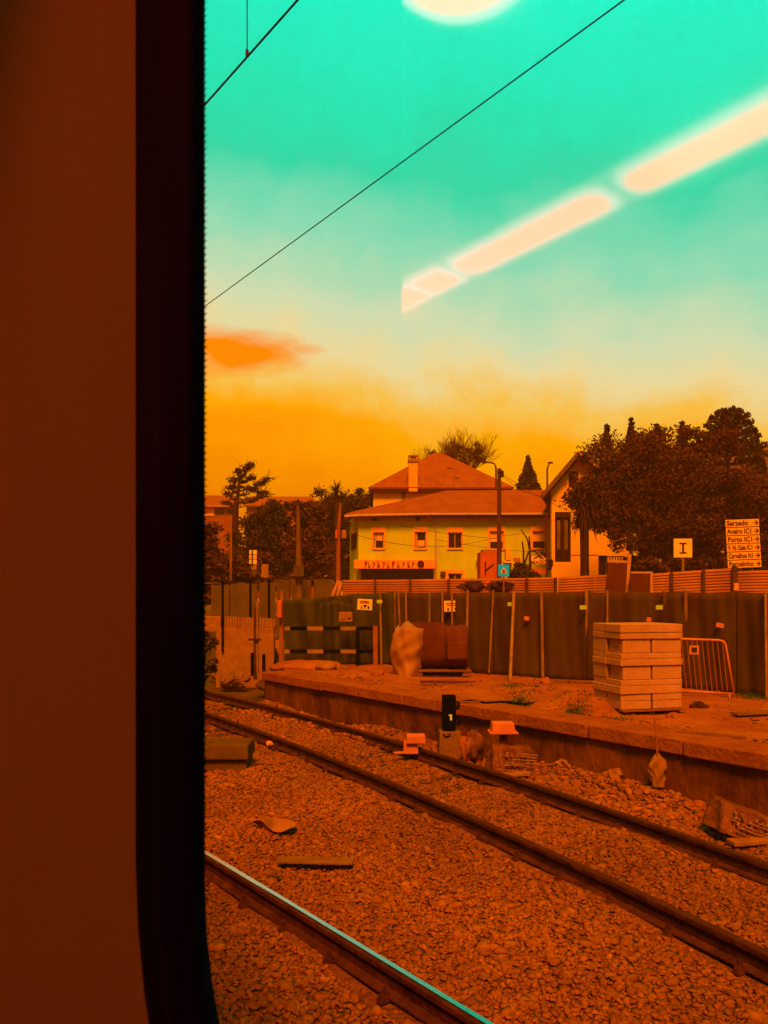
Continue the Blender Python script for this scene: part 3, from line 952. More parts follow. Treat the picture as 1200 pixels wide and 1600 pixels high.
m = MB(); m.box((sx(492), D + 0.05, -0.115), (sx(552) - sx(432), 0.15, 0.022), yaw=-0.06); tag(m.build('plank', M['base_concrete'], bevel=0.004), 'short flat board lying on the ballast before the polished rail', 'plank')
b0 = G(421, 1162, -0.1)
m = lump((b0.x, b0.y, -0.1), 0.05, 0.04, 0.04, 4); tag(m.build('paper_scrap', M['pale_plastic']), 'small bright scrap of paper against the rusty rail at left', 'litter')

# ================================================================== things on the platform
# stack of concrete blocks
BY = 10.9
c0 = P(1009, 1117, BY); c0.z = ZP + 0.06
Wd = (1066 - 958) / F * BY
yaw = R(14)
rotS = Matrix.Rotation(yaw, 3, 'Z')
DP = 0.78
brg = random.Random(5)
courses = [(0.125, 'two', 'bottom'), (0.10, 'two', 'second'), (0.12, 'one', 'third'), (0.085, 'one', 'fourth'), (0.205, 'big', 'fifth'), (0.10, 'one', 'sixth'), (0.085, 'one', 'seventh'), (0.205, 'big', 'eighth'), (0.095, 'one', 'ninth'), (0.125, 'one', 'top')]
# timber pallet under the stack
t = thing('pallet', 'low timber pallet under the stack of concrete blocks', 'pallet', (c0.x, BY + 0.3, ZP))
for sgn in (-1, 0, 1):
    m = MB(); q = Vector((c0.x, BY + DP / 2, ZP + 0.01)) + rotS @ Vector((sgn * 0.42, 0, 0)); m.box(q, (0.1, DP, 0.09), yaw=yaw); m.build('runner', M['wood'], t, bevel=0.004)
for i in range(4):
    m = MB(); q = Vector((c0.x, BY + DP / 2, ZP + 0.068)) + rotS @ Vector((0, (-0.4 + 0.27 * i), 0)); m.box(q, (Wd * 1.02, 0.13, 0.02), yaw=yaw); m.build('board', M['wood'], t, bevel=0.003)
zz = ZP + 0.08
ctr = Vector((c0.x, BY + DP / 2, 0))
htot = 1.245 / sum(c[0] for c in courses)
for h, kind, nm in courses:
    h *= htot
    def blk(x0, x1, y0, y1, label):
        m = MB()
        j = brg.uniform(-0.006, 0.006)
        q = ctr + rotS @ Vector(((x0 + x1) / 2 + j, (y0 + y1) / 2 + brg.uniform(-0.006, 0.006), 0)); q.z = zz + h / 2
        m.box(q, (x1 - x0 - 0.005, y1 - y0 - 0.006, h - 0.004), yaw=yaw + brg.uniform(-0.01, 0.01))
        o = m.build('concrete_block', M['concrete'], bevel=0.008)
        tag(o, label, 'concrete block', 'concrete blocks stacked on the platform')
    hw = Wd / 2; hd = DP / 2
    if kind == 'one':
        ov = 0.02 if nm in ('top', 'ninth', 'sixth', 'third') else 0.0
        blk(-hw - ov, hw, -hd - ov, 0, 'front slab of the %s course of the concrete block stack' % nm)
        blk(-hw - ov, hw, 0, hd, 'rear slab of the %s course of the concrete block stack' % nm)
    else:
        ins = 0.035 if kind == 'big' else 0.0
        blk(-hw + ins, -0.01, -hd + ins * 0.2, -0.02, 'left front block in the %s course of the concrete stack' % nm)
        blk(0.012, hw - 0.005, -hd + ins * 0.2, -0.02, 'right front block in the %s course of the concrete stack' % nm)
        blk(-hw, hw - 0.01, 0.0, hd, 'rear block in the %s course of the concrete stack' % nm)
    zz += h

# pedestrian barrier
b0 = G(1145, 1088, ZP); D = b0.y
t = thing('crowd_barrier', 'orange tubular steel crowd barrier leaning behind the block stack', 'barrier', tuple(b0))
x0, x1 = sx(1035), sx(1141); zt, zb = sz_(998), sz_(1082)
lean = 0.10
def bp(px, py):
    f = (py - 998) / (1082 - 998)
    return Vector((sx(px) + (0.0), D + 0.12 * (1 - f), sz_(py)))
m = MB()
m.tube([bp(1038, 1084), bp(1036, 1002), bp(1040, 998), bp(1128, 1001), bp(1135, 1003), bp(1138, 1008), bp(1147, 1086)], 0.021, 8)
m.build('frame', M['barrier'], t, smooth=True)
m = MB(); m.tube([bp(1038, 1078), bp(1146, 1084)], 0.017, 8); m.build('bottom_rail', M['barrier'], t, smooth=True)
for i in range(12):
    px = 1045 + i * 8
    m = MB(); m.tube([bp(px, 999.5), bp(px + 4, 1080)], 0.0085, 6); m.build('bar', M['post_orange'], t)
m = MB(); q0, q1 = bp(1080, 1009), bp(1095, 1023); m.bounds(q0.x, q1.x, q0.y - 0.03, q0.y - 0.015, q1.z, q0.z); pl = m.build('name_plate', M['barrier'], t)
m = MB(); m.bounds(q0.x + 0.035, q1.x - 0.035, q0.y - 0.034, q0.y - 0.031, q1.z + 0.035, q0.z - 0.035); m.build('plate_field', M['net_green'], pl)
for dx in (-0.14, 0.14):
    m = MB(); m.tube([Vector((sx(1140), D, sz_(1083))), Vector((sx(1140) + dx, D - 0.3 if dx < 0 else D + 0.2, ZP + 0.015))], 0.014, 6); m.build('foot', M['barrier'], t)

# rolls on a pallet with a plastic sheet
b0 = G(672, 1057, ZP); D = b0.y
t = thing('pallet', 'wooden pallet carrying the brown sheeted bundle', 'pallet', tuple(b0))
for px in (655, 728):
    m = MB(); m.bounds(sx(px - 5), sx(px + 5), D, D + 0.9, ZP, ZP + 0.10); m.build('runner', M['wood'], t, bevel=0.004)
for i in range(5):
    m = MB(); m.bounds(sx(620), sx(737), D - 0.02 + i * 0.2, D + 0.12 + i * 0.2, ZP + 0.102, ZP + 0.135); m.build('board', M['wood'], t, bevel=0.004)
t = thing('wrapped_bundle', 'large rounded brown bundle with a pale plastic sheet hanging over its left end', 'bundle', (b0.x, D + 0.45, ZP + 0.14))
def roll(px0, px1, rad, sq, zc_, seed):
    r_ = random.Random(seed); ph = [r_.uniform(0, 6) for _ in range(4)]
    def f(a, b):
        an = b * 2 * math.pi
        k_ = 1 + 0.025 * math.sin(3 * an + ph[0] + a * 4) + 0.015 * math.sin(a * 25 + ph[1] + 2 * an)
        e_ = min(1, min(a, 1 - a) / 0.06); e_ = math.sqrt(max(0.0, 1 - (1 - e_) ** 2)) * 0.3 + 0.7 if e_ < 1 else 1
        if a in (0, 1):
            e_ = 0.0
        cx = math.cos(an); cz = math.sin(an)
        cx = math.copysign(abs(cx) ** sq, cx); cz = math.copysign(abs(cz) ** sq, cz)
        return Vector((sx(px0) + (sx(px1) - sx(px0)) * min(max(a, 0.0), 1.0), D + 0.48 + rad * 0.85 * cx * k_ * e_, zc_ + rad * cz * k_ * e_))
    m = MB(); m.grid(f, 30, 28); return m
zc_ = (sz_(974) + ZP + 0.145) / 2; rd = (sz_(974) - ZP - 0.145) / 2
m = roll(622, 700, rd, 0.8, zc_, 1); m.build('bundle_body', M['tarp_brown'], t, smooth=True)
m = roll(690, 734, rd * 0.95, 0.8, zc_ - 0.03, 2); m.build('bundle_body', M['tarp_brown'], t, smooth=True)
m = MB()
m.bounds(sx(698), sx(731), D - 0.07, D + 0.1, sz_(1031), sz_(1002)); m.build('bundle_flap', M['tarp_brown'], t, bevel=0.05)
def sheetf(a, b):
    # drapes from the top of the bundle over its left front and hangs rounded to the ground
    hwp = np.interp(b, [0, 0.06, 0.2, 0.55, 0.8, 0.93, 1.0], [15, 21, 25, 25.5, 23, 18, 10])
    cpx = np.interp(b, [0, 0.2, 1.0], [640, 637, 635]) + 1.5 * math.sin(b * 9)
    px = cpx + (2 * a - 1) * hwp
    py = 974 + 88 * b + 3.0 * math.sin(a * 9 + 1) * (1 - b)
    k_ = 2 * a - 1
    fold = 0.02 * math.sin(a * 9 + b * 6.5) * min(1, b * 4) + 0.014 * math.sin(a * 17 - 11 * b) + 0.012 * math.sin(23 * b + 8 * a)
    dep = D - 0.16 + 0.30 * abs(k_) ** 2.2 + 0.42 * max(0, 1 - b / 0.14) ** 1.6 + fold + 0.03 * math.sin(b * 11)
    return Vector((sx(px), dep, sz_(py)))
m = MB(); m.grid(sheetf, 36, 40); m.build('plastic_sheet', M['sheet'], t, smooth=True, solid=0.006)

# loose timber and cables lying on the platform
for i, (px, py, ln, w_, yw, mm, lb) in enumerate((
        (752, 1099, 0.9, 0.10, 0.25, 'wood', 'short board lying on the platform edge right of the dwarf signal'),
        (700, 1070, 1.1, 0.12, -0.1, 'tarp_brown', 'dark board lying on the earth below the brown bundle'),
        (905, 1066, 1.4, 0.10, -0.35, 'wood', 'long board lying at the foot of the fence left of the block stack'),
        (1110, 1150, 0.8, 0.09, -0.5, 'wood', 'weathered board lying on the platform below the crowd barrier'),
        (1178, 1120, 0.7, 0.14, 0.3, 'base_concrete', 'flat pale slab fragment lying at the right edge of the platform'))):
    q = G(px, py, ZP)
    m = MB(); m.box((q.x, q.y, ZP + 0.02 + hump(q.x, q.y)), (ln, w_, 0.04), yaw=yw); tag(m.build('board', M[mm], bevel=0.005), lb, 'board')
q = [G(a_, b_, ZP) + Vector((0, 0, 0.025)) for a_, b_ in ((716, 1100), (735, 1097), (760, 1101), (790, 1099), (818, 1103), (850, 1099))]
m = MB(); m.tube(q, 0.02, 6); tag(m.build('cable', M['black'], smooth=True), 'black cable snaking along the platform edge right of the signal', 'cable')
for i, (px, py, r_, lb) in enumerate(((850, 1068, 0.16, 'clod of earth at the fence foot left of the mound'), (1052, 1122, 0.10, 'broken lump of concrete right of the block stack foot'), (1092, 1108, 0.13, 'dark lump under the crowd barrier'), (590, 1058, 0.14, 'earth clod left of the plastic sheeted bundle'), (760, 1070, 0.12, 'earth clod right of the wooden pallet'))):
    q = G(px, py, ZP); m = lump((q.x, q.y, ZP + hump(q.x, q.y)), r_, r_ * 0.8, r_ * 0.6, 80 + i, 0.2, 14, 8); tag(m.build('clod', M['earth'] if i != 2 else M['frame_dark']), lb, 'rubble')

# small mound / sack at left
b0 = G(510, 1046, ZP)
m = lump((b0.x, b0.y, ZP + 0.06), 0.26, 0.2, 0.12, 12, 0.1); tag(m.build('sand_sack', M['post_ochre'], smooth=True), 'small tied sand sack lying on the platform before the striped boards', 'sack')
b0 = G(480, 1042, ZP)
m = lump((b0.x, b0.y, ZP), 0.9, 0.6, 0.16, 14, 0.08); struct(m.build('earth_mound', M['earth'], smooth=True))

# ------------------------------------------------------------------ screened site fence
def fpt(px):
    # foot line of the fence: px -> depth
    return np.interp(px, [430, 620, 800, 1180, 1260], [20.0, 18.8, 16.5, 13.2, 12.6])
def fence_pt(px, py):
    D_ = fpt(px); return P(px, py, D_)
q0 = fence_pt(800, 1055)
t = thing('site_fence', 'temporary site fence of pale posts hung with dark screening net', 'fence', (q0.x, q0.y, ZP))
posts = [(622, 922, 1040, 628), (634, 923, 1038, 636), (671, 923, 1036, 671), (691, 922, 1036, 692), (706, 926, 1036, 707), (731, 922, 1040, 728), (771, 922, 1042, 764), (803, 925, 1066, 797), (846, 922, 1050, 848), (916, 922, 1062, 918), (949, 922, 1058, 948), (1037, 922, 1066, 1040), (1071, 922, 1072, 1073), (1196, 922, 1090, 1198)]
span = [618, 690, 771, 846, 916, 1000, 1071, 1150, 1235]
for i, (a_, b_) in enumerate(zip(span[:-1], span[1:])):
    def f(a, b, a_=a_, b_=b_, i=i):
        px = a_ + (b_ - a_) * a
        D_ = fpt(px) + 0.03 + 0.05 * math.sin(a * 7 + i) * math.sin(b * 3.0) + 0.012 * math.sin(a * 23 + i * 2 + 3 * b)
        foot = ZP - 0.06
        topz = EYE + (HZ - (925 + 1.2 * math.sin(a * math.pi))) / F * fpt(px)
        q = Vector(((px - 600) / F * D_, D_, foot + (topz - foot) * b))
        return q
    m = MB(); m.grid(f, 34, 12); m.build('screening_net', M['net'], t, smooth=True, solid=0.004)
for (xt, yt, yb, xb) in posts:
    Db = fpt(xb) - 0.10; q0 = P(xb, yb, Db); q0.z = min(q0.z, ZP + 0.02) if yb < 1060 else q0.z
    if yb >= 1060:
        q0 = G(xb, yb, ZP)
    q1 = P(xt, yt, fpt(xt) - 0.06)
    w_ = 0.034 if xt in (803, 846, 916, 1071, 731) else 0.022
    m = MB(); m.tube([q0, q1], w_, 8); m.build('post', M['post_pale'], t)
for px, py in ((593, 940), (798, 944), (911, 949), (1030, 949)):
    q = P(px, py, fpt(px) - 0.16)
    m = MB(); m.box(q, (0.14, 0.012, 0.085), yaw=prng.uniform(-0.2, 0.2)); o_ = m.build('tag_plate', M['tag'], t)
for px, py, sw in ((823, 966, 0.11), (1014, 968, 0.09), (1125, 977, 0.14)):
    q = P(px, py, fpt(px) - 0.06)
    m = MB(); m.box(q, (sw, 0.01, 0.085), rot=Matrix.Rotation(0.2, 3, 'Y')); m.build('patch', M['scrap'], t)
# left screen of the crossing, softer cloth
q0 = P(520, 1035, 20.3)
t = thing('screen_cloth', 'sagging dark green screening cloth behind the striped boards', 'screen', (q0.x, q0.y, ZP))
def cl(a, b):
    px = 444 + (622 - 444) * a
    D_ = np.interp(px, [430, 622], [20.6, 19.1]) + 0.14 * math.sin(a * 17) * (1 - 0.5 * b) + 0.06 * math.sin(a * 43 + b * 4)
    topy = np.interp(px, [444, 500, 540, 560, 600, 622], [938, 934, 930, 928, 926, 924])
    foot = ZP - 0.05; top = EYE + (HZ - topy) / F * D_
    return Vector(((px - 600) / F * D_, D_, foot + (top - foot) * b))
m = MB(); m.grid(cl, 60, 14); m.build('cloth', M['net_green'], t, smooth=True, solid=0.004)
for px in (594, 617):
    m = MB(); m.tube([P(px + 2, 1038, 19.0), P(px, 922, 19.0)], 0.026, 8); m.build('post', M['post_pale'], t)
def cloak(a, b):
    px = 500 + 50 * a + (10 * (1 - b)) * (a - 0.5)
    D_ = 19.55 + 0.10 * math.sin(a * 15 + b) 
    return P(px + 8 * math.sin(b * 3) * (a - 0.3), 1040 - (1040 - (938 + 12 * abs(a - 0.5))) * b, D_)
m = MB(); m.grid(cloak, 24, 14); m.build('cloth_fold', M['net_green'], t, smooth=True, solid=0.006)

# striped guard rails in front of it
t = thing('striped_barrier', 'low guard rail of two black and white striped boards', 'barrier', tuple(P(515, 1042, 19.0)))
DB = 19.0
for (py0, py1) in ((979, 985), (1015, 1021)):
    segs = [(443, 453, 'p'), (453, 480, 'd'), (480, 505, 'p'), (505, 532, 'd'), (532, 560, 'p'), (560, 585, 'd')]
    for (a_, b_, c_) in segs:
        m = MB(); xa, za = xz(a_, py1, DB); xb, zb_ = xz(b_, py0, DB)
        m.bounds(xa, xb - 0.003, DB, DB + 0.03, za, zb_); m.build('board', M['post_pale'] if c_ == 'p' else M['black'], t)
m = MB(); xa, za = xz(556, 1040, DB); xb, zb_ = xz(562, 979, DB); m.bounds(xa, xb, DB - 0.05, DB - 0.003, ZP - 0.03, zb_); m.build('post', M['black'], t)
m = MB(); xa, za = xz(583, 1040, DB); xb, zb_ = xz(590, 978, DB); m.bounds(xa, xb, DB - 0.05, DB + 0.05, ZP - 0.03, zb_); m.build('post', M['post_orange'], t)

# site notices hung on the cloth and fence
def notice(px, py, wpx, hpx, D_, label, facem, marks, rotd=0.0):
    c = P(px, py, D_)
    t = thing('site_notice', label, 'sign', (c.x, c.y, c.z - hpx / 2 / F * D_))
    rr = Matrix.Rotation(R(rotd), 3, 'Y')
    k_ = D_ / F
    m = MB(); m.box(c, (wpx * k_, 0.012, hpx * k_), rot=rr); bd = m.build('board', facem, t)
    for (x, y, w_, h_, mm) in marks:
        q = c + rr @ Vector(((x) * k_, -0.010, -y * k_))
        m = MB(); m.box(q, (w_ * k_, 0.006, h_ * k_), rot=rr); m.build('printed_mark', M[mm], bd)
    return t
notice(570, 944.5, 23, 17, 18.7, 'tilted pale safety notice on the green cloth', M['sign_pale'], [(-1, -5, 14, 1.5, 'red_ink'), (0, -2.5, 15, 1.6, 'red_ink'), (-5, 5, 2, 4, 'dark_ink'), (0.5, 2, 6, 3, 'dark_ink'), (6, 4.5, 2.5, 5, 'dark_ink'), (0.5, 5.5, 2, 2, 'dark_ink')], 3)
notice(540, 963.5, 21, 15, 18.9, 'dull notice with a small dark block hung lowest on the cloth', M['sign_dull'], [(0, -3.5, 19, 5, 'post_ochre'), (6, 3, 5, 3, 'dark_ink'), (-4, 3, 8, 0.8, 'red_ink'), (-4, 5, 8, 0.8, 'red_ink')], 0)
notice(705, 947, 22, 17, float(fpt(705)) - 0.05, 'pale notice behind a fence post above the brown bundle', M['sign_pale'], [(-1, -4, 15, 1.4, 'red_ink'), (-5, 5, 3, 4, 'dark_ink'), (6.5, 4.5, 3, 4, 'dark_ink'), (0, -1, 14, 1.2, 'red_ink')], -2)

# ------------------------------------------------------------------ corrugated hoarding
def hd(px):
    return np.interp(px, [380, 535, 860, 1200, 1300], [30, 29, 27, 24.5, 24])
def htop(px):
    return np.interp(px, [380, 535, 640, 860, 950, 1020, 1100, 1147, 1150, 1240], [905, 906, 905, 902, 897, 896, 890, 887, 892, 889])
q0 = P(800, 925, float(hd(800)))
t = thing('corrugated_hoarding', 'long hoarding of horizontally ribbed metal sheets along the street', 'hoarding', (q0.x, q0.y, ZP))
joins = [(535, 586), (586, 641), (641, 701), (701, 760), (760, 823), (823, 868), (868, 926), (926, 952), (1016, 1049), (1049, 1099), (1099, 1147), (1150, 1240)]
for i, (a_, b_) in enumerate(joins):
    Da, Db = float(hd(a_ + 0.6)), float(hd(b_ - 0.6))
    ta = EYE + (HZ - htop(a_ + 1)) / F * Da; tb = EYE + (HZ - htop(b_ - 1)) / F * Db
    xa, xb = (a_ + 0.6 - 600) / F * Da, (b_ - 0.6 - 600) / F * Db
    sk = 0.0
    if a_ in (760, 868, 926):
        sk = 0.10
    m = MB(); nr = 27
    def f(a, b, Da=Da, Db=Db, xa=xa, xb=xb, ta=ta, tb=tb, sk=sk):
        y_ = Da + (Db - Da) * a; top = ta + (tb - ta) * a; z_ = ZP + (top - ZP) * b
        ph_ = b * nr * 2
        y_ += 0.035 * (1 if int(ph_) % 2 else -1) 
        return Vector((xa + (xb - xa) * a + sk * (b - 1), y_, z_))
    vv = []; 
    rows = []
    for k in range(nr):
        for (fr, dep) in ((0.05, 0), (0.42, 0), (0.55, 0.035), (0.92, 0.035)):
            rows.append(((k + fr) / nr, dep))
    for (b, dep) in rows:
        for a in (0, 1):
            y_ = Da + (Db - Da) * a; top = ta + (tb - ta) * a
            vv.append(Vector((xa + (xb - xa) * a + sk * b, y_ + dep, ZP + (top - ZP) * b)))
    m.add(vv, [(2 * k, 2 * k + 1, 2 * k + 3, 2 * k + 2) for k in range(len(rows) - 1)])
    m.build('corrugated_sheet', M['hoarding'], t, solid=0.006)
for px in (1147.5, 1049, 1099, 823, 868, 701, 641, 586):
    D_ = float(hd(px)) - 0.05; q = P(px, float(htop(px)) - (3 if px > 1140 else -1), D_)
    w_ = 0.09 if px > 1140 else 0.05
    m = MB(); m.bounds(q.x - w_, q.x + w_, D_ - 0.05, D_ + 0.02, ZP, q.z); m.build('post', M['eave'], t)
q = P(1150, 917, 24.3); m = MB(); m.box(q, (0.15, 0.08, 0.24)); m.build('base_block', M['pale_plastic'], t, bevel=0.01)
# dull panels further left
t = thing('board_fence', 'dull brown board fence under the left hedge', 'fence', tuple(P(470, 930, 31)))
for a_, b_, y0_, y1_ in ((432, 452, 906, 1000), (455, 486, 906, 1000), (491, 520, 905, 1000), (405, 430, 910, 1000), (360, 402, 912, 1000), (330, 358, 914, 1000)):
    m = MB(); xa, za = xz(a_, y1_, 31); xb, zb_ = xz(b_, y0_, 31); m.bounds(xa, xb, 31, 31.05, -0.4, zb_); m.build('board', M['dull_panel'], t)
# canvas flap at the wooden pole foot
m = MB()
pts_ = [P(527, 905, 28.6), P(535, 911, 28.6), P(532, 930, 28.6), P(515, 931, 28.6)]
def flap(a, b):
    top = pts_[0].lerp(pts_[1], a); bot = pts_[3].lerp(pts_[2], a); q = top.lerp(bot, b); q.y += 0.07 * math.sin(a * 14) * b; return q
m.grid(flap, 14, 6); tag(m.build('canvas_flap', M['concrete'], solid=0.006), 'small pale canvas flap at the foot of the wooden pole', 'canvas')
# leaning dark boards with pale edges
t = thing('dark_board', 'tall dark board with pale edge leaning on the hoarding', 'board', tuple(P(966, 925, 25.4)))
m = MB(); m.prism([P(946, 932, 25.4), P(976, 932, 25.4), P(980, 881, 25.4), P(950, 879, 25.4)], (0, 0.05, 0)); m.build('board', M['tarp_brown'], t)
m = MB(); m.prism([P(977, 932, 25.38), P(981, 932, 25.38), P(987, 866, 25.38), P(981.5, 866, 25.38)], (0, 0.08, 0)); m.build('edge_batten', M['concrete'], t)
m = MB(); m.prism([P(952, 878.5, 25.38), P(981, 880, 25.38), P(982, 876, 25.38), P(953, 874, 25.38)], (0, 0.08, 0)); m.build('top_batten', M['concrete'], t)
t = thing('dark_board', 'low dark board in a pale frame right of the tall dark board', 'board', tuple(P(1000, 925, 25.0)))
m = MB(); m.prism([P(983, 930, 25.0), P(1015, 930, 25.0), P(1015, 897, 25.0), P(985, 897, 25.0)], (0, 0.05, 0)); m.build('board', M['tarp_brown'], t)
m = MB(); m.prism([P(1016, 930, 24.98), P(1020, 930, 24.98), P(1020, 893, 24.98), P(1016, 893, 24.98)], (0, 0.07, 0)); m.prism([P(986, 896, 24.98), P(1015.8, 896, 24.98), P(1015.8, 893, 24.98), P(986, 893, 24.98)], (0, 0.07, 0)); m.build('frame', M['concrete'], t)
# dark rags over the hoarding
for px, wpx, lb in ((738, 34, 'dark crumpled sheet slung over the hoarding below the green wall'), (780, 36, 'dark crumpled sheet slung over the hoarding below the blue sign')):
    c = P(px, 917, float(hd(px)) - 0.25)
    m = lump(c, wpx / 2 / F * c.y, 0.16, 6.5 / F * c.y, int(px), 0.38, 26, 12)
    tag(m.build('crumpled_sheet', M['frame_dark'], smooth=False), lb, 'sheet')

# ------------------------------------------------------------------ writing
def text(body, size, c, mt, parent, rot=None, align='LEFT', bold=0.0, xs=1.0, fit=None):
    cu = bpy.data.curves.new('lettering', 'FONT'); cu.body = body; cu.size = size; cu.align_x = align; cu.align_y = 'CENTER'
    cu.extrude = 0.004; cu.offset = bold
    o = bpy.data.objects.new('lettering_curve', cu); COL.objects.link(o)
    dg = bpy.context.evaluated_depsgraph_get()
    me = bpy.data.meshes.new_from_object(o.evaluated_get(dg))
    bpy.data.objects.remove(o); bpy.data.curves.remove(cu)
    if fit:
        wx = max(v.co.x for v in me.vertices) - min(v.co.x for v in me.vertices)
        xs = min(xs, fit / wx)
    rr = rot or Matrix.Identity(3)
    base = Matrix.Rotation(R(90), 3, 'X')
    org = ORI[parent]
    for v in me.vertices:
        q = Vector((v.co.x * xs, v.co.y, v.co.z))
        v.co = rr @ (base @ q) + Vector(c) - org
    me.materials.clear(); me.materials.append(mt)
    ob = bpy.data.objects.new('lettering', me); COL.objects.link(ob); ob.parent = parent; ORI[ob] = org
    return ob

# direction sign stack
DS = 25.6
t = thing('direction_sign', 'stack of six pale direction sign boards with arrows pointing right', 'road sign', tuple(P(1160, 900, DS)))
names = ['Serzedo', 'Aveiro IC1', 'Porto IC1', 'V. N. Gaia IC1', 'Carvalhos N1', 'Perosinho']
rr = Matrix.Rotation(R(-2.0), 3, 'Y')
k_ = DS / F
for px in (1146, 1176):
    m = MB(); m.tube([P(px, 930, DS + 0.06), P(px - 3, 815, DS + 0.06)], 0.035, 8); m.build('post', M['pole_concrete'], t)
for i, nm in enumerate(names):
    c = P(1159.5 + i * 0.75, 817.5 + i * 12.75, DS)
    m = MB(); m.box(c, (52.5 * k_, 0.03, 11.6 * k_), rot=rr); bd = m.build('sign_board', M['sign_face'], t, bevel=0.01)
    text(nm, 0.235, c + rr @ Vector((-24.5 * k_, -0.018, 0.0)), M['dark_ink'], bd, rr, bold=0.006, xs=0.95, fit=38 * k_)
    ar = c + rr @ Vector((20.5 * k_, -0.019, 0))
    m = MB()
    m.box(ar, (7 * k_, 0.008, 1.3 * k_), rot=rr)
    for sgn in (-1, 1):
        m.box(ar + rr @ Vector((2.0 * k_, 0, sgn * 1.75 * k_)), (5.2 * k_, 0.008, 1.4 * k_), rot=rr @ Matrix.Rotation(sgn * R(45), 3, 'Y'))
    m.build('arrow', M['dark_ink'], bd)
# square dead-end sign
DS = 26.3; k_ = DS / F
t = thing('road_sign', 'square pale road sign with a dark T mark on a post', 'road sign', tuple(P(1067, 900, DS)))
m = MB(); m.tube([P(1067, 935, DS + 0.05), P(1067, 846, DS + 0.05)], 0.045, 8); m.build('post', M['post_pale'], t)
m = MB(); c = P(1067, 856.5, DS); m.box(c, (29 * k_, 0.03, 29.5 * k_)); bd = m.build('sign_board', M['sign_pale'], t, bevel=0.012)
m = MB(); m.box(c + Vector((0, -0.02, 0)), (3 * k_, 0.01, 17 * k_)); m.box(c + Vector((0, -0.022, 7.4 * k_)), (11 * k_, 0.01, 2.2 * k_)); m.box(c + Vector((0, -0.022, -7.4 * k_)), (11 * k_, 0.01, 2.0 * k_)); m.build('mark', M['dark_ink'], bd)
# teal warning sign
DS = 26.8; k_ = DS / F
t = thing('warning_sign', 'small square teal sign with an orange warning triangle', 'road sign', tuple(P(787, 925, DS)))
m = MB(); m.tube([P(787, 930, DS + 0.04), P(787, 885, DS + 0.04)], 0.03, 8); m.build('post', M['post_orange'], t)
m = MB(); c = P(787, 891.5, DS); m.box(c, (17.5 * k_, 0.03, 18.5 * k_)); bd = m.build('sign_board', M['teal'], t, bevel=0.02)
def tri(r_, dy, mt, pa):
    m = MB(); m.prism([c + Vector((r_ * math.sin(an) * k_, dy, (r_ * math.cos(an) - 1.2) * k_)) for an in (0, R(120), R(240))], (0, 0.008, 0)); return m.build('triangle', mt, pa)
tr = tri(6.6, -0.026, M['sign_pale'], bd); tri(4.6, -0.030, M['post_orange'], tr)
m = MB(); m.box(c + Vector((0, -0.034, -0.3 * k_)), (1.3 * k_, 0.008, 3.4 * k_)); m.box(c + Vector((0, -0.034, -2.9 * k_)), (1.3 * k_, 0.008, 1.1 * k_)); m.build('exclamation_mark', M['dark_ink'], tr)

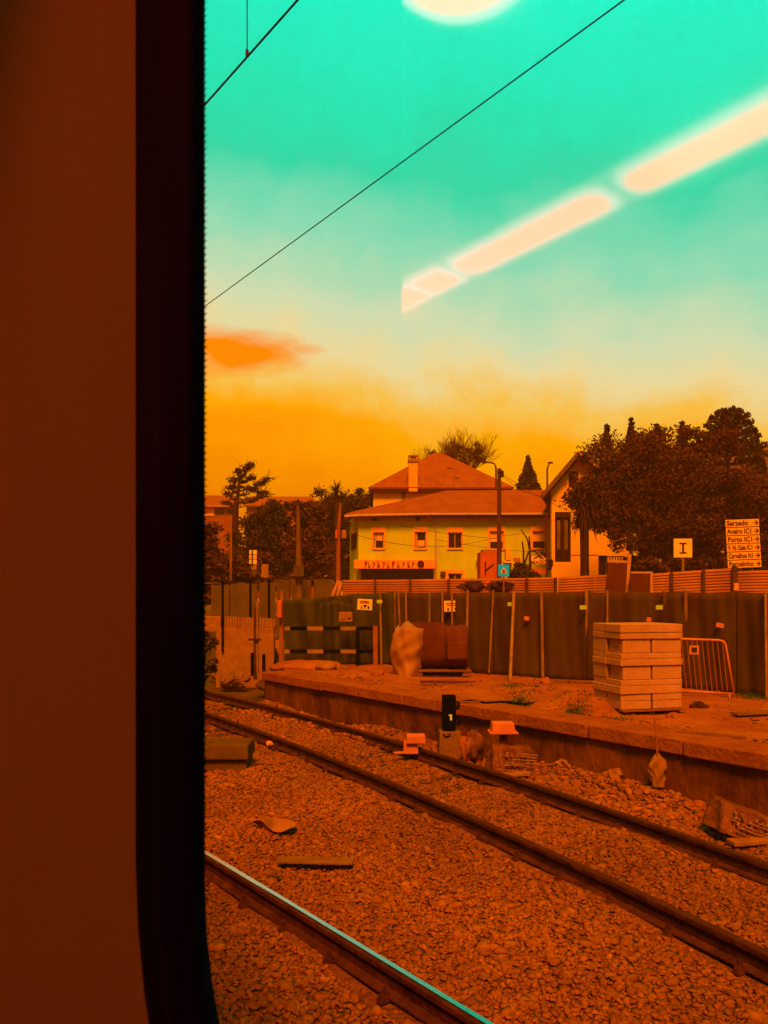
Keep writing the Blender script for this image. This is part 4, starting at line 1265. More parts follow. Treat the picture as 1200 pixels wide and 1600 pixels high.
# ================================================================== HOUSES
def wall_holes(m, px0, px1, py0, py1, D_, thick, holes):
    xs = sorted({px0, px1} | {h[0] for h in holes} | {h[1] for h in holes}); ys = sorted({py0, py1} | {h[2] for h in holes} | {h[3] for h in holes})
    for a, b in zip(xs[:-1], xs[1:]):
        for c, d in zip(ys[:-1], ys[1:]):
            cx, cy = (a + b) / 2, (c + d) / 2
            if any(h[0] < cx < h[1] and h[2] < cy < h[3] for h in holes):
                continue
            xa, zb_ = xz(a, d, D_); xb, zt_ = xz(b, c, D_)
            m.bounds(xa, xb, D_, D_ + thick, zb_, zt_)
def fb(m, px0, px1, py0, py1, D_, t0, t1):
    xa, zb_ = xz(px0, py1, D_); xb, zt_ = xz(px1, py0, D_)
    m.bounds(xa, xb, D_ + t0, D_ + t1, zb_, zt_); return m
def window(t, px0, px1, py0, py1, D_, style, surround=None):
    w_ = 1.3
    m = MB()
    fb(m, px0, px0 + w_, py0, py1, D_, 0.06, 0.14); fb(m, px1 - w_, px1, py0, py1, D_, 0.06, 0.14)
    fb(m, px0 + w_, px1 - w_, py0, py0 + w_, D_, 0.06, 0.14); fb(m, px0 + w_, px1 - w_, py1 - w_, py1, D_, 0.06, 0.14)
    if style == 'sash':
        mid = (px0 + px1) / 2; fb(m, mid - 0.5, mid + 0.5, py0 + w_, py1 - w_, D_, 0.07, 0.13)
    wn = m.build('window', M['frame'] if style != 'dark' else M['frame_dark'], t)
    m = MB(); fb(m, px0, px1, py0, py1, D_, 0.16, 0.18); m.build('pane', M['glass_dark'], wn)
    if style == 'half':
        m = MB(); fb(m, px0 + w_, px1 - w_, py0 + w_, py0 + (py1 - py0) * 0.58, D_, 0.13, 0.155); m.build('roller_blind', M['blind'], wn)
    if style == 'paper_top':
        m = MB(); fb(m, px0 + 5, px1 - 2.5, py0 + 2, py0 + 13, D_, 0.13, 0.155); m.build('paper', M['blind'], wn)
        m = MB(); fb(m, px0 + 2.2, px0 + 4.2, py0 + 1.5, py1 - 1.5, D_, 0.11, 0.15); m.build('sash_bar', M['frame'], wn)
    if style == 'paper_low':
        m = MB(); fb(m, px0 + 5, px1 - 2.5, py1 - 13, py1 - 3, D_, 0.13, 0.155); m.build('paper', M['blind'], wn)
        m = MB(); fb(m, px0 + 2.2, px0 + 4.2, py0 + 1.5, py1 - 1.5, D_, 0.11, 0.15); m.build('sash_bar', M['frame'], wn)
    m = MB(); fb(m, px0 - 1.5, px1 + 1.5, py1, py1 + 1.8, D_, -0.08, 0.0); m.build('sill', M['trim'], wn)
    if surround:
        m = MB()
        a, b, c, d = surround
        fb(m, px0 - a, px1 + b, py0 - c, py0 - 0.1, D_, -0.035, 0.0)
        fb(m, px0 - a, px0, py0, py1, D_, -0.03, 0.0); fb(m, px1, px1 + b, py0, py1, D_, -0.03, 0.0)
        m.build('surround', M['trim'], wn)
HD = 45.0
hy = thing('yellow_house', 'two-storey yellow-green house with red tiled hip roof and shop awning', 'house', tuple(P(700, 970, HD)))
wins = [(583, 600, 832, 857), (648, 666, 831, 857), (700, 722, 832, 857), (765, 787, 830, 858), (832, 853, 830, 857), (700, 722, 896, 915)]
m = MB(); wall_holes(m, 560, 862, 803, 985, HD, 0.3, wins + [(562, 678, 888, 925)]); m.build('wall', M['yellow_wall'], hy)
# narrow left return wall, turned away
m = MB(); a0_, a1_ = P(560, 803, HD + 0.002), P(546.5, 803, HD + 3.2)
zl = P(560, 985, HD).z
m.prism([(a0_.x, a0_.y, zl), (a1_.x, a1_.y, zl), (a1_.x, a1_.y, a0_.z), (a0_.x, a0_.y, a0_.z)], (0.2, 0.25, 0)); m.build('side_wall', M['yellow_wall'], hy)
m = MB(); qa = a0_.lerp(a1_, 0.2); qb = a0_.lerp(a1_, 0.75)
zt_, zb_ = P(556, 834, HD + 1.4).z, P(556, 858, HD + 1.4).z
m.prism([(qa.x - 0.03, qa.y - 0.02, zb_), (qb.x - 0.03, qb.y - 0.02, zb_), (qb.x - 0.03, qb.y - 0.02, zt_), (qa.x - 0.03, qa.y - 0.02, zt_)], (-0.03, -0.03, 0)); m.build('side_window', M['glass_dark'], hy)
m = MB(); m.prism([(qa.x - 0.02, qa.y - 0.02, zt_ + 0.02), (qb.x - 0.02, qb.y - 0.02, zt_ + 0.02), (qb.x - 0.02, qb.y - 0.02, zt_ + 0.3), (qa.x - 0.02, qa.y - 0.02, zt_ + 0.3)], (-0.03, -0.03, 0)); m.build('side_lintel', M['trim'], hy)
sty = ['paper_top', 'paper_low', 'sash', 'half', 'half', 'sash']
sur = [(3, 3, 9, 0), (3, 3, 8, 0), (1.5, 1.5, 8, 0), (3, 3, 7, 0), (3, 3, 8, 0), (6, 4, 6, 0)]
for w_, s_, u_2 in zip(wins, sty, sur):
    window(hy, *w_, HD, s_, u_2)
# dark shop inside and its awning with a row of printed marks
m = MB(); fb(m, 562.3, 677.7, 888, 925, HD, 0.22, 0.26); m.build('shop_front', M['glass_dark'], hy)
m = MB(); q = [P(553, 874.5, HD - 0.5), P(680, 874.5, HD - 0.5), P(680, 888.5, HD - 0.62), P(553, 888.5, HD - 0.62)]
m.prism(q, (0, 0.44, 0)); aw = m.build('awning', M['awning'], hy, bevel=0.03)
for i, px in enumerate([572, 577, 584.5, 592, 600, 607, 615, 623, 631, 639, 646]):
    m = MB(); h0 = 876.8 + (i % 3) * 0.5
    fb(m, px - 2.4, px - 0.4, h0, 886, HD - 0.66, 0, 0.03)
    if i % 2 == 0:
        fb(m, px - 0.38, px + 1.6, h0, h0 + 3, HD - 0.66, 0, 0.03)
    else:
        fb(m, px - 0.38, px + 1.6, 882.5, 886, HD - 0.66, 0, 0.03)
    m.build('printed_letter', M['sign_dull'] if i % 3 else M['red_ink'], aw)
m = MB(); m.tube([P(657.5, 881, HD - 0.64), P(657.5, 881, HD - 0.68)], 0.21, 16); m.build('round_emblem', M['dark_ink'], aw)
for px in (553.5, 679.5):
    m = MB(); fb(m, px - 0.6, px + 0.6, 888, 925, HD - 0.3, 0, 0.06); m.build('awning_post', M['gutter'], hy)
# downpipes, gutter
m = MB(); m.tube([P(667, 803.5, HD - 0.55), P(674, 812, HD - 0.25), P(680.5, 820, HD - 0.09), P(681.5, 920, HD - 0.09)], 0.045, 8); m.build('downpipe', M['gutter'], hy)
m = MB(); m.tube([P(540, 808, HD - 0.4), P(547, 817, HD + 1.2), P(549, 822, HD + 2.0)], 0.045, 8); m.build('downpipe', M['gutter'], hy)
m = MB(); m.tube([P(864.5, 806, HD - 0.2), P(864.5, 890, HD - 0.1)], 0.05, 8); m.build('downpipe', M['gutter'], hy)
m = MB(); m.tube([P(538, 807, HD - 0.6), P(560, 805.5, HD - 0.6), P(668, 803.5, HD - 0.6), P(865, 803.2, HD - 0.6)], 0.075, 8); m.build('gutter', M['gutter'], hy)
# roof: eave polygon rising to a ridge
ez = P(600, 804, HD - 0.6).z
rA = P(697, 769, HD + 4.5); rB = P(866, 768, HD + 4.5)
E = [P(538, 806, HD - 0.55), P(668, 803, HD - 0.55), P(866, 803, HD - 0.55)]
m = MB()
back_l = P(552, 800, HD + 9.5)
m.add([E[0], E[1], E[2], rB, rA, back_l], [(0, 1, 4), (1, 2, 3, 4), (0, 4, 5)])
rf = m.build('roof', M['roof_tile'], hy, solid=0.14)
m = MB(); m.tube([rA, rB], 0.11, 8); m.build('ridge_tiles', M['roof_tile'], rf)
m = MB(); m.tube([E[0] + Vector((0.1, 0.05, 0.05)), rA], 0.10, 8); m.build('hip_tiles', M['roof_tile'], rf)
m = MB(); fb(m, 545, 861, 805, 808, HD, -0.5, -0.02); m.build('soffit', M['eave'], hy)
m = MB(); fb(m, 744, 752, 874, 880, HD, -0.3, 0.0); m.build('vent_box', M['frame'], hy)
for px in (585, 652):
    m = MB(); fb(m, px - 3, px + 4, 810.5, 813.5, HD, -0.22, -0.003); m.build('wall_bracket', M['eave'], hy)
m = MB(); fb(m, 688, 696, 893, 900, HD, -0.2, -0.003); m.build('meter_box', M['eave'], hy)

# red panel kiosk, air unit and shop sign in front of the house
DK = 41.0
t = thing('red_kiosk', 'red painted kiosk wall with a dark graffiti mark beside the pole', 'kiosk', tuple(P(765, 960, DK)))
m = MB(); fb(m, 750.5, 778.5, 862.5, 980, DK, 0, 1.4); m.build('wall', M['red_panel'], t)
m = MB(); m.prism([P(757.5, 877, DK - 0.02), P(759.5, 877, DK - 0.02), P(759.5, 889, DK - 0.02), P(770, 881.5, DK - 0.02), P(772, 883, DK - 0.02), P(759.5, 893, DK - 0.02), P(759.5, 899, DK - 0.02), P(757.5, 899, DK - 0.02)], (0, 0.015, 0)); m.build('painted_mark', M['dark_ink'], t)
m = MB(); fb(m, 755, 776, 858.5, 862.4, DK, 0.1, 1.1); m.build('roof_slab', M['sign_dull'], t)
t = thing('air_unit', 'pale air conditioning unit on the yellow wall right of the pole', 'air conditioner', tuple(P(792, 878, HD - 0.5)))
m = MB(); fb(m, 788.5, 797, 858, 876, HD, -0.45, -0.02); m.build('casing', M['white_wall'], t, bevel=0.03)
m = MB(); fb(m, 786.5, 799, 876, 880, HD, -0.4, -0.02); m.build('bracket', M['sign_pale'], t)
DM = 43.5
t = thing('shop_sign', 'pale shop sign with red letters MAGO below the right window', 'shop sign', tuple(P(842, 890, DM)))
m = MB(); fb(m, 829, 856, 869, 882, DM, 0, 0.06); bd = m.build('sign_board', M['sign_pale'], t)
text('MAGO', 0.30, P(842, 879, DM - 0.01), M['red_ink'], bd, align='CENTER', bold=0.006)
m = MB(); m.tube([P(842 + 7.5 * math.cos(an), 874 - 4.5 * math.sin(an), DM - 0.02) for an in np.linspace(0.2, math.pi - 0.2, 10)], 0.03, 6); m.build('arc', M['red_ink'], bd)
for px in (830, 855):
    m = MB(); fb(m, px - 0.6, px + 0.6, 882, 960, DM, 0, 0.06); m.build('post', M['pole_wood'], t)
m = MB(); fb(m, 830, 855, 888, 897, DM, 0.06, 0.1); m.build('lower_board', M['red_panel'], t)
m = MB(); fb(m, 802, 813, 871.5, 877.5, 43.2, 0, 0.05); tag(m.build('wall_plate', M['red_panel']), 'small dark red plate left of the shop sign', 'sign')

# rear house with pyramid roof and chimney
RD = 58.0
hb = thing('rear_house', 'taller house behind with red pyramid roof and pale chimney', 'house', tuple(P(690, 960, RD)))
m = MB(); fb(m, 583, 797, 764, 975, RD, 0.5, 9.5); m.build('wall', M['white_wall'], hb)
m = MB(); fb(m, 628, 634, 764, 800, RD, 0.44, 0.499); m.build('corner_pilaster', M['sign_dull'], hb)
ap = P(683, 709, RD + 5.0); 
cs = [P(576, 763, RD), P(803, 763, RD)]
xa, xb = cs[0].x, cs[1].x; ezr = cs[0].z
m = MB(); m.add([(xa, RD - 0.1, ezr), (xb, RD - 0.1, ezr), (xb, RD + 10.5, ezr), (xa, RD + 10.5, ezr), ap + Vector((-0.25, 0, 0)), ap + Vector((0.35, 0, 0))], [(0, 1, 5, 4), (1, 2, 5), (2, 3, 4, 5), (3, 0, 4)])
rf = m.build('roof', M['roof_tile'], hb, solid=0.15)
for (px, py) in ((702, 733), (714, 748)):
    f_ = (763 - py) / 54.0; q = P(px, py, RD + 5.0 * f_ - 0.15)
    m = MB(); m.box(q, (0.38, 0.3, 0.16)); m.build('roof_vent', M['eave'], rf)
m = MB(); fb(m, 578, 801, 763.5, 767.5, RD, 0.0, 0.44); m.build('eave_board', M['eave'], hb)
m = MB(); fb(m, 638.5, 652.5, 722, 768, RD, -0.1, 0.6); ch = m.build('chimney', M['trim'], hb, bevel=0.02)
m = MB(); fb(m, 637.5, 653.5, 717.5, 721.8, RD, -0.2, 0.7); m.build('chimney_collar', M['sign_dull'], ch)
for px in (640, 651):
    m = MB(); fb(m, px - 1.2, px + 1.2, 714, 717.4, RD, -0.1, 0.6); m.build('chimney_pier', M['trim'], ch)
m = MB(); fb(m, 638, 653.5, 711.5, 713.9, RD, -0.15, 0.65); m.build('chimney_cap', M['sign_dull'], ch)

# white gabled house on the right
WD = 42.0
hw_ = thing('white_house', 'white gabled house behind the broad tree with tall dark window', 'house', tuple(P(915, 960, WD)))
gx0, gx1 = 851, 985
def gy(px):
    return 712 + (905 - px) * 1.02 if px < 905 else 712 + (px - 905) * 0.80
m = MB()
holes = [(867, 892, 800, 878), (888.5, 904, 736, 762)]
wall_holes(m, 862, 982, 771, 985, WD, 0.3, [holes[0], (935, 948, 868, 985)])
m.build('wall', M['white_wall'], hw_)
# gable above, with the small attic window opening
m = MB()
def gpoly(pts):
    m.prism([P(a, b, WD) for a, b in pts], (0, 0.3, 0))
gpoly([(852, 771), (888.5, 771), (888.5, gy(888.5)), (852, gy(852))])
gpoly([(904, 771), (975, 771), (905, gy(905)), (904, gy(904))])
gpoly([(888.5, 736), (904, 736), (904, gy(904)), (888.5, gy(888.5))])
gpoly([(888.5, 771), (904, 771), (904, 762), (888.5, 762)])
m.build('gable_wall', M['white_wall'], hw_)
m = MB(); fb(m, 888.5, 904, 736, 762, WD, 0.12, 0.16); m.build('attic_window', M['glass_dark'], hw_)
wn = MB(); fb(wn, 867, 869.5, 800, 878, WD, 0.03, 0.13); fb(wn, 889.5, 892, 800, 878, WD, 0.03, 0.13); fb(wn, 869.5, 889.5, 800, 808, WD, 0.03, 0.13); fb(wn, 878.6, 880.6, 808, 878, WD, 0.05, 0.12)
wn = wn.build('tall_window', M['frame_dark'], hw_)
m = MB(); fb(m, 867, 892, 800, 878, WD, 0.2, 0.22); m.build('pane', M['glass_dark'], wn)
for a_, b_ in ((871.5, 876.5), (883, 888)):
    m = MB(); fb(m, a_, b_, 812, 858, WD, 0.15, 0.19); m.build('curtain', M['curtain'], wn)
m = MB(); fb(m, 935, 948, 868, 985, WD, 0.2, 0.26); m.build('door', M['frame_dark'], hw_)
m = MB(); fb(m, 892.5, 934.5, 866.6, 867.8, WD, -0.02, -0.002); m.build('string_course', M['sign_dull'], hw_)
# roof slabs with deep verge
sl_ = [P(846, 776, WD - 0.7), P(904.5, 707, WD - 0.7)]
m = MB(); a_, b_ = sl_; m.add([a_, b_, b_ + Vector((2.7, 9, 0)), a_ + Vector((2.7, 9, 0))], [(0, 1, 2, 3)]); rl = m.build('roof_slope', M['dark_roof'], hw_, solid=0.22)
a_, b_ = P(905.5, 707, WD - 0.7), P(990, 772, WD - 0.7)
m = MB(); m.add([a_, b_, b_ + Vector((2.7, 9, 0)), a_ + Vector((2.7, 9, 0))], [(0, 1, 2, 3)]); rr_ = m.build('roof_slope', M['dark_roof'], hw_, solid=0.22)
m = MB(); m.prism([P(905.5, 705.5, WD - 0.75), P(906, 710.5, WD - 0.75), P(940, 737, WD - 0.75), P(942, 733, WD - 0.75)], (0, 0.05, 0)); m.build('barge_board', M['concrete'], rr_)
for i in range(5):
    px = 858 + i * 9; m = MB(); c = P(px, gy(px) + 4, WD - 0.25); m.box(c, (0.12, 0.5, 0.12)); m.build('purlin_end', M['eave'], hw_)
m = MB(); c0_ = P(912, 705.5, WD + 2.2); m.prism([c0_, P(930, 704.5, WD + 2.2), P(934, 713, WD + 1.2), P(922, 714, WD + 1.2)], (0, 0.05, -0.08)); m.build('solar_panel', M['solar'], rr_)
# balcony railing
t = thing('balcony_railing', 'dark vertical bar railing beside the white house door', 'railing', tuple(P(955, 895, WD - 1.6)))
m = MB(); fb(m, 938, 976, 869, 870.4, WD - 1.6, 0, 0.06); m.build('handrail', M['black'], t)
for i in range(9):
    px = 939 + i * 4.4; m = MB(); fb(m, px, px + 1.4, 870.4, 960, WD - 1.6, 0.01, 0.05); m.build('bar', M['black'], t)

# brown roofed house at the right edge
t = thing('corner_house', 'brown roofed pale house glimpsed through the broad tree at right edge', 'house', tuple(P(1190, 960, 50)))
m = MB(); fb(m, 1120, 1290, 740, 990, 50, 0, 6); m.build('wall', M['white_wall'], t)
m = MB(); m.add([P(1118, 741, 49.4), P(1290, 741, 49.4), P(1260, 697, 53), P(1150, 697, 53)], [(0, 1, 2, 3)]); m.build('roof', M['dark_roof'], t, solid=0.2)
m = MB(); m.prism([P(1134, 698, 49.2), P(1136, 703, 49.2), P(1168, 728, 49.2), P(1170, 724, 49.2)], (0, 0.1, 0)); m.build('barge_board', M['dark_roof'], t)
window(t, 1176, 1192, 780, 812, 49.99, 'dark')
# far pale building at left
t = thing('far_building', 'far low pale building with a long reddish roof at left', 'building', tuple(P(350, 900, 85)))
FB = 85.0
m = MB(); wall_holes(m, 280, 372, 792, 935, FB, 0.4, [(336, 350, 795, 804), (354, 366, 795, 804)]); m.build('wall', M['roof_tile'], t)
m = MB(); fb(m, 280, 335, 794, 806, FB, -0.1, -0.01); m.build('render_band', M['trim'], t)
for a_, b_ in ((336, 350), (354, 366)):
    m = MB(); fb(m, a_, b_, 795, 804, FB, 0.2, 0.25); m.build('window', M['glass_dark'], t)
m = MB(); fb(m, 276, 378, 790, 793, FB, -0.7, 0.3); m.build('eave', M['concrete'], t)
m = MB(); m.add([P(276, 790, FB - 0.6), P(378, 790, FB - 0.6), P(366, 776, FB + 6), P(280, 774, FB + 6)], [(0, 1, 2, 3)]); m.build('roof', M['post_orange'], t, solid=0.2)
t = thing('far_building', 'far long red roof showing above the hedge right of the windswept tree', 'building', tuple(P(430, 900, 95)))
m = MB(); fb(m, 385, 490, 790, 935, 95, 0, 5); m.build('wall', M['roof_tile'], t)
m = MB(); m.add([P(380, 791, 94.5), P(500, 791, 94.5), P(488, 777, 99), P(394, 777, 99)], [(0, 1, 2, 3)]); m.build('roof', M['post_orange'], t, solid=0.2)

# ================================================================== POLES, LAMPS, HOUSE WIRES
t = thing('utility_pole', 'dark wooden utility pole in front of the yellow house', 'utility pole', tuple(P(780, 930, 34)))
m = MB(); m.tube([P(780, 990, 34), P(780, 732, 34)], [0.13, 0.085], 10); pl = m.build('shaft', M['pole_wood'], t)
m = MB(); q = P(785, 741, 33.9); m.box(q, (0.12, 0.1, 0.28)); m.build('insulator_box', M['frame_dark'], t)
m = MB(); m.tube([P(777, 737, 33.9), P(785, 735, 33.9)], 0.05, 6); m.build('cross_bracket', M['pole_wood'], t)
def street_lamp(label, px, py0, py1, hx, hy_, D_):
    t = thing('street_lamp', label, 'street lamp', tuple(P(px, 935, D_)))
    sgn = 1 if hx > px else -1
    m = MB(); m.tube([P(px, py0, D_), P(px, py1 + 8, D_), P(px + sgn * 1, py1 + 3, D_), P(px + sgn * 3, py1, D_), P(hx, hy_, D_)], [0.09, 0.06, 0.055, 0.05, 0.045], 8); m.build('arm', M['pole_wood'], t)
    m = MB(); q = P(hx + sgn * 3, hy_ + 0.4, D_); m.box(q, (8 / F * D_, 0.2, 2.6 / F * D_), taper=0.3); m.build('lamp_head', M['frame_dark'], t, bevel=0.02)
street_lamp('street lamp above the rear roof beside the bare tree', 775, 900, 724, 760, 722, 50)
street_lamp('street lamp beside the gable of the white house', 855, 900, 726, 857, 722.5, 52)
t = thing('concrete_pole', 'tapered pale concrete pole against the left hedge', 'utility pole', tuple(P(466, 930, 30)))
m = MB(); m.tube([P(467.5, 985, 30), P(467, 880, 30), P(465.5, 791, 30)], [0.16, 0.13, 0.06], 10); m.build('shaft', M['pole_concrete'], t)
m = MB(); c = P(467, 892, 29.7); m.box(c, (16 / F * 30, 0.2, 18 / F * 30)); m.build('cabinet', M['dull_panel'], t, bevel=0.02)
t = thing('wooden_pole', 'slim wooden pole with a pale meter box left of the yellow house', 'utility pole', tuple(P(530, 930, 29.2)))
m = MB(); m.tube([P(528, 985, 29.2), P(529, 830, 29.2), P(532, 786, 29.2)], [0.10, 0.08, 0.05], 10); m.build('shaft', M['post_orange'], t)
for px in (525.5, 537.5):
    m = MB(); fb(m, px - (1.5 if px < 530 else 3.5), px + (1.5 if px < 530 else 3.5), 828, 841, 29.0, 0, 0.15); m.build('meter_box', M['sign_dull'] if px > 530 else M['red_panel'], t, bevel=0.01)
t = thing('slim_pole', 'thin pole rising before the right end of the yellow house', 'pole', tuple(P(854, 930, 37)))
m = MB(); m.tube([P(854.5, 985, 37), P(854, 802, 37)], 0.045, 8); m.build('shaft', M['pole_wood'], t)
t = thing('slim_pole', 'thin pole below the windswept tree at left', 'pole', tuple(P(360, 935, 34)))
m = MB(); m.tube([P(360, 985, 34), P(361, 815, 34)], [0.07, 0.05], 8); m.build('shaft', M['post_ochre'], t)
def sag(a, b, drop, n=16):
    return [a.lerp(b, i / n) + Vector((0, 0, -drop * 4 * (i / n) * (1 - i / n))) for i in range(n + 1)]
wire('service_wire', 'wire sagging from the left eave bracket to the slim pole', sag(P(588, 812, HD - 0.3), P(780, 842, 34), 0.15) , 0.011)
wire('service_wire', 'wire climbing from the wooden pole across the yellow wall', sag(P(532, 828, 29.2), P(780, 838, 34), 0.55), 0.010)
wire('service_wire', 'wire rising from the utility pole to the right eave', sag(P(780, 836, 34), P(866, 812, 41.8), 0.25), 0.010)
wire('service_wire', 'wire drooping low across the right windows of the yellow house', sag(P(680, 843, 40), P(866, 864, 41.8), 0.12), 0.010)
wire('service_wire', 'wire from the top of the utility pole to the gable', sag(P(780, 738, 34), P(850, 775, 41), 0.3), 0.010)
wire('service_wire', 'wire from the utility pole top across the rear roof towards the right tree', sag(P(785, 741, 34), P(1010, 830, 38), 0.5), 0.009)

# ================================================================== LEFT CROSSING: wall, posts, boards
LW = 22.5
t = thing('low_wall', 'low pale rendered wall with ribbed top band beside the crossing', 'wall', tuple(G(380, 1052, -0.05)))
m = MB(); fb(m, 337, 428, 981, 1075, LW, 0, 0.3); m.build('wall', M['post_ochre'], t, bevel=0.02)
m = MB(); fb(m, 300, 345, 963, 988, LW + 0.02, 0.0, 0.3); m.build('wall_wing', M['post_ochre'], t, bevel=0.02)
for i in range(20):
    px = 346 + i * 4.2
    m = MB(); fb(m, px, px + 3.6, 963 + i * 0.2, 980.6, LW, 0.03, 0.25); m.build('band_rib', M['post_ochre'], t)
t = thing('orange_post', 'orange square post with a red box at the start of the striped boards', 'post', tuple(P(437, 1042, 18.8)))
m = MB(); m.prism([P(435, 1047, 18.8), P(441.5, 1047, 18.8), P(442.5, 923, 18.8), P(438, 923, 18.8)], (0, 0.12, 0)); m.build('post', M['post_orange'], t, bevel=0.008)
m = MB(); fb(m, 433, 440, 938, 965, 18.6, 0, 0.16); m.build('red_box', M['red_panel'], t, bevel=0.012)
t = thing('ochre_post', 'ochre post with a dark crossbar before the low wall', 'post', tuple(P(400, 1045, 19.6)))
m = MB(); fb(m, 396, 400.5, 950, 1062, 19.6, 0, 0.1); m.build('post', M['pole_wood'], t)
m = MB(); fb(m, 400.6, 403.5, 941, 1052, 19.6, 0.0, 0.08); m.build('edge_strip', M['post_ochre'], t)
m = MB(); fb(m, 388, 408, 997.5, 1001, 19.6, -0.06, -0.01); m.build('crossbar', M['frame_dark'], t)
for px, y0_, lb in ((412, 1022, 'short dark stake right of the ochre post'), (394, 1020, 'short dark stake left of the ochre post')):
    m = MB(); fb(m, px - 2.5, px + 2, y0_, 1056, 19.2, 0, 0.08); tag(m.build('stake', M['black'], bevel=0.004), lb, 'stake')
for px, y0_, y1_, lb in ((347.5, 907, 978, 'dark pole standing against the wing of the low wall'), (391, 905, 965, 'dark sign post under the small stacked plates'), (420, 905, 968, 'dark pole right of the stacked plates')):
    m = MB(); fb(m, px - 1.6, px + 1.6, y0_, y1_ + 40, LW + 0.6 if px > 360 else LW - 0.08, 0, 0.07); tag(m.build('dark_pole', M['black']), lb, 'pole')
t = thing('stacked_plates', 'narrow stack of small pale plates on a dark post', 'sign', tuple(P(395, 905, LW)))
for i, (y0_, y1_, mm) in enumerate(((859.5, 866, 'sign_pale'), (867, 873.5, 'sign_face'), (874.5, 881, 'sign_pale'), (882, 890, 'sign_dull'), (891, 899, 'dull_panel'))):
    m = MB(); fb(m, 389.5 + (3 if i > 2 else 0), 401, y0_, y1_, LW, 0, 0.04); m.build('plate', M[mm], t)
m = MB(); fb(m, 393.2, 395.2, 860, 884, LW, -0.03, -0.005); m.build('strap', M['dark_ink'], t)
m = MB(); fb(m, 408.5, 419, 881.5, 902.5, LW + 0.4, 0, 0.05); tag(m.build('notice_board', M['sign_dull']), 'dull square notice right of the stacked plates', 'sign')
for px, w_, lb in ((330, 26, 'pale rail bar at the far left of the crossing'), (376, 12, 'short pale rail bar behind the dark poles')):
    m = MB(); fb(m, px - w_ / 2, px + w_ / 2, 910, 912, 26, 0, 0.06); tag(m.build('rail_bar', M['dull_panel']), lb, 'rail')
# rubble by the wall foot
for i, (px, py, r_, lb) in enumerate(((365, 1064, 0.42, 'pale rubble lump at the foot of the low wall'), (345, 1056, 0.30, 'smaller rubble lump by the wall wing'), (395, 1052, 0.40, 'dark rubble heap under the ochre post'), (412, 1072, 0.22, 'small pale stone at the platform end'))):
    q = G(px, py, -0.1)
    m = lump((q.x, q.y, -0.08), r_, r_ * 0.7, r_ * 0.55, 30 + i, 0.22); tag(m.build('rubble', M['base_concrete'] if i != 2 else M['frame_dark']), lb, 'rubble')

# ================================================================== PLANTS
def leaves(centers, radii, n, size, seed, flat=1.0, shell=0.55, elong=1.6):
    """n leaf quads spread through the given ellipsoids; returns verts, faces, tone"""
    r_ = np.random.default_rng(seed)
    C = np.array(centers, float); Rr = np.array(radii, float)
    vol = Rr.prod(1) ** (2 / 3); pr = vol / vol.sum()
    idx = r_.choice(len(C), n, p=pr)
    d = r_.normal(size=(n, 3)); d /= np.linalg.norm(d, axis=1)[:, None]
    rad = r_.uniform(shell, 1.0, n) ** 0.8 * (1 + r_.normal(0, 0.28, n))
    pos = C[idx] + d * Rr[idx] * rad[:, None]
    a = r_.normal(size=(n, 3)); a /= np.linalg.norm(a, axis=1)[:, None]
    b = np.cross(a, r_.normal(size=(n, 3))); b /= np.linalg.norm(b, axis=1)[:, None]
    s_ = size * r_.uniform(0.6, 1.4, n)[:, None]
    a = a * s_ * elong / 2; b = b * s_ / 2
    V = np.stack([pos - a, pos + b * 0.9, pos + a, pos - b * 0.9], 1).reshape(-1, 3)
    Fq = np.arange(4 * n).reshape(n, 4)
    tone = np.repeat(np.clip(r_.normal(0.97, 0.14, n), 0.5, 1.4), 4)
    return V, Fq, tone
def clumps(blobs, D_, n_per, seed, dj=1.0):
    """(px,py,rpx) blobs -> small leaf clumps with depth scatter"""
    r_ = np.random.default_rng(seed); C = []; Rd = []
    for (px, py, rx, ry) in blobs:
        for _ in range(n_per):
            d = r_.normal(size=3); d /= np.linalg.norm(d); k_ = r_.uniform(0.2, 0.95)
            dep = D_ + d[1] * k_ * dj * rx / F * D_
            p = P(px + d[0] * rx * k_, py + d[2] * ry * k_, D_)
            rr_2 = r_.uniform(0.22, 0.42) * min(rx, ry) / F * D_
            C.append((p.x, dep, p.z)); Rd.append((rr_2 * 1.2, rr_2 * 1.2, rr_2 * 0.8))
    return C, Rd
def branches(m, base, tip, r0, depth, seed, spread=0.6, upw=0.25, nkids=3):
    r_ = random.Random(seed)
    def go(p, d, ln, rad, lv):
        pts = [p]; q = p; dd = d
        for _ in range(3):
            dd = (dd + Vector((r_.uniform(-.18, .18), r_.uniform(-.18, .18), r_.uniform(-.08, .14)))).normalized()
            q = q + dd * ln / 3; pts.append(q)
        m.tube(pts, [rad, rad * 0.85, rad * 0.72, rad * 0.55], 5 if lv < 2 else 3, cap=False)
        if lv >= depth:
            return
        for k in range(nkids):
            nd2 = (dd + Vector((r_.uniform(-1, 1), r_.uniform(-1, 1), r_.uniform(-.5, .8))) * spread + Vector((0, 0, upw))).normalized()
            go(pts[r_.choice((1, 2, 3, 3))], nd2, ln * r_.uniform(0.55, 0.8), rad * 0.5, lv + 1)
    d0 = (tip - base)
    go(base, d0.normalized(), d0.length, r0, 0)
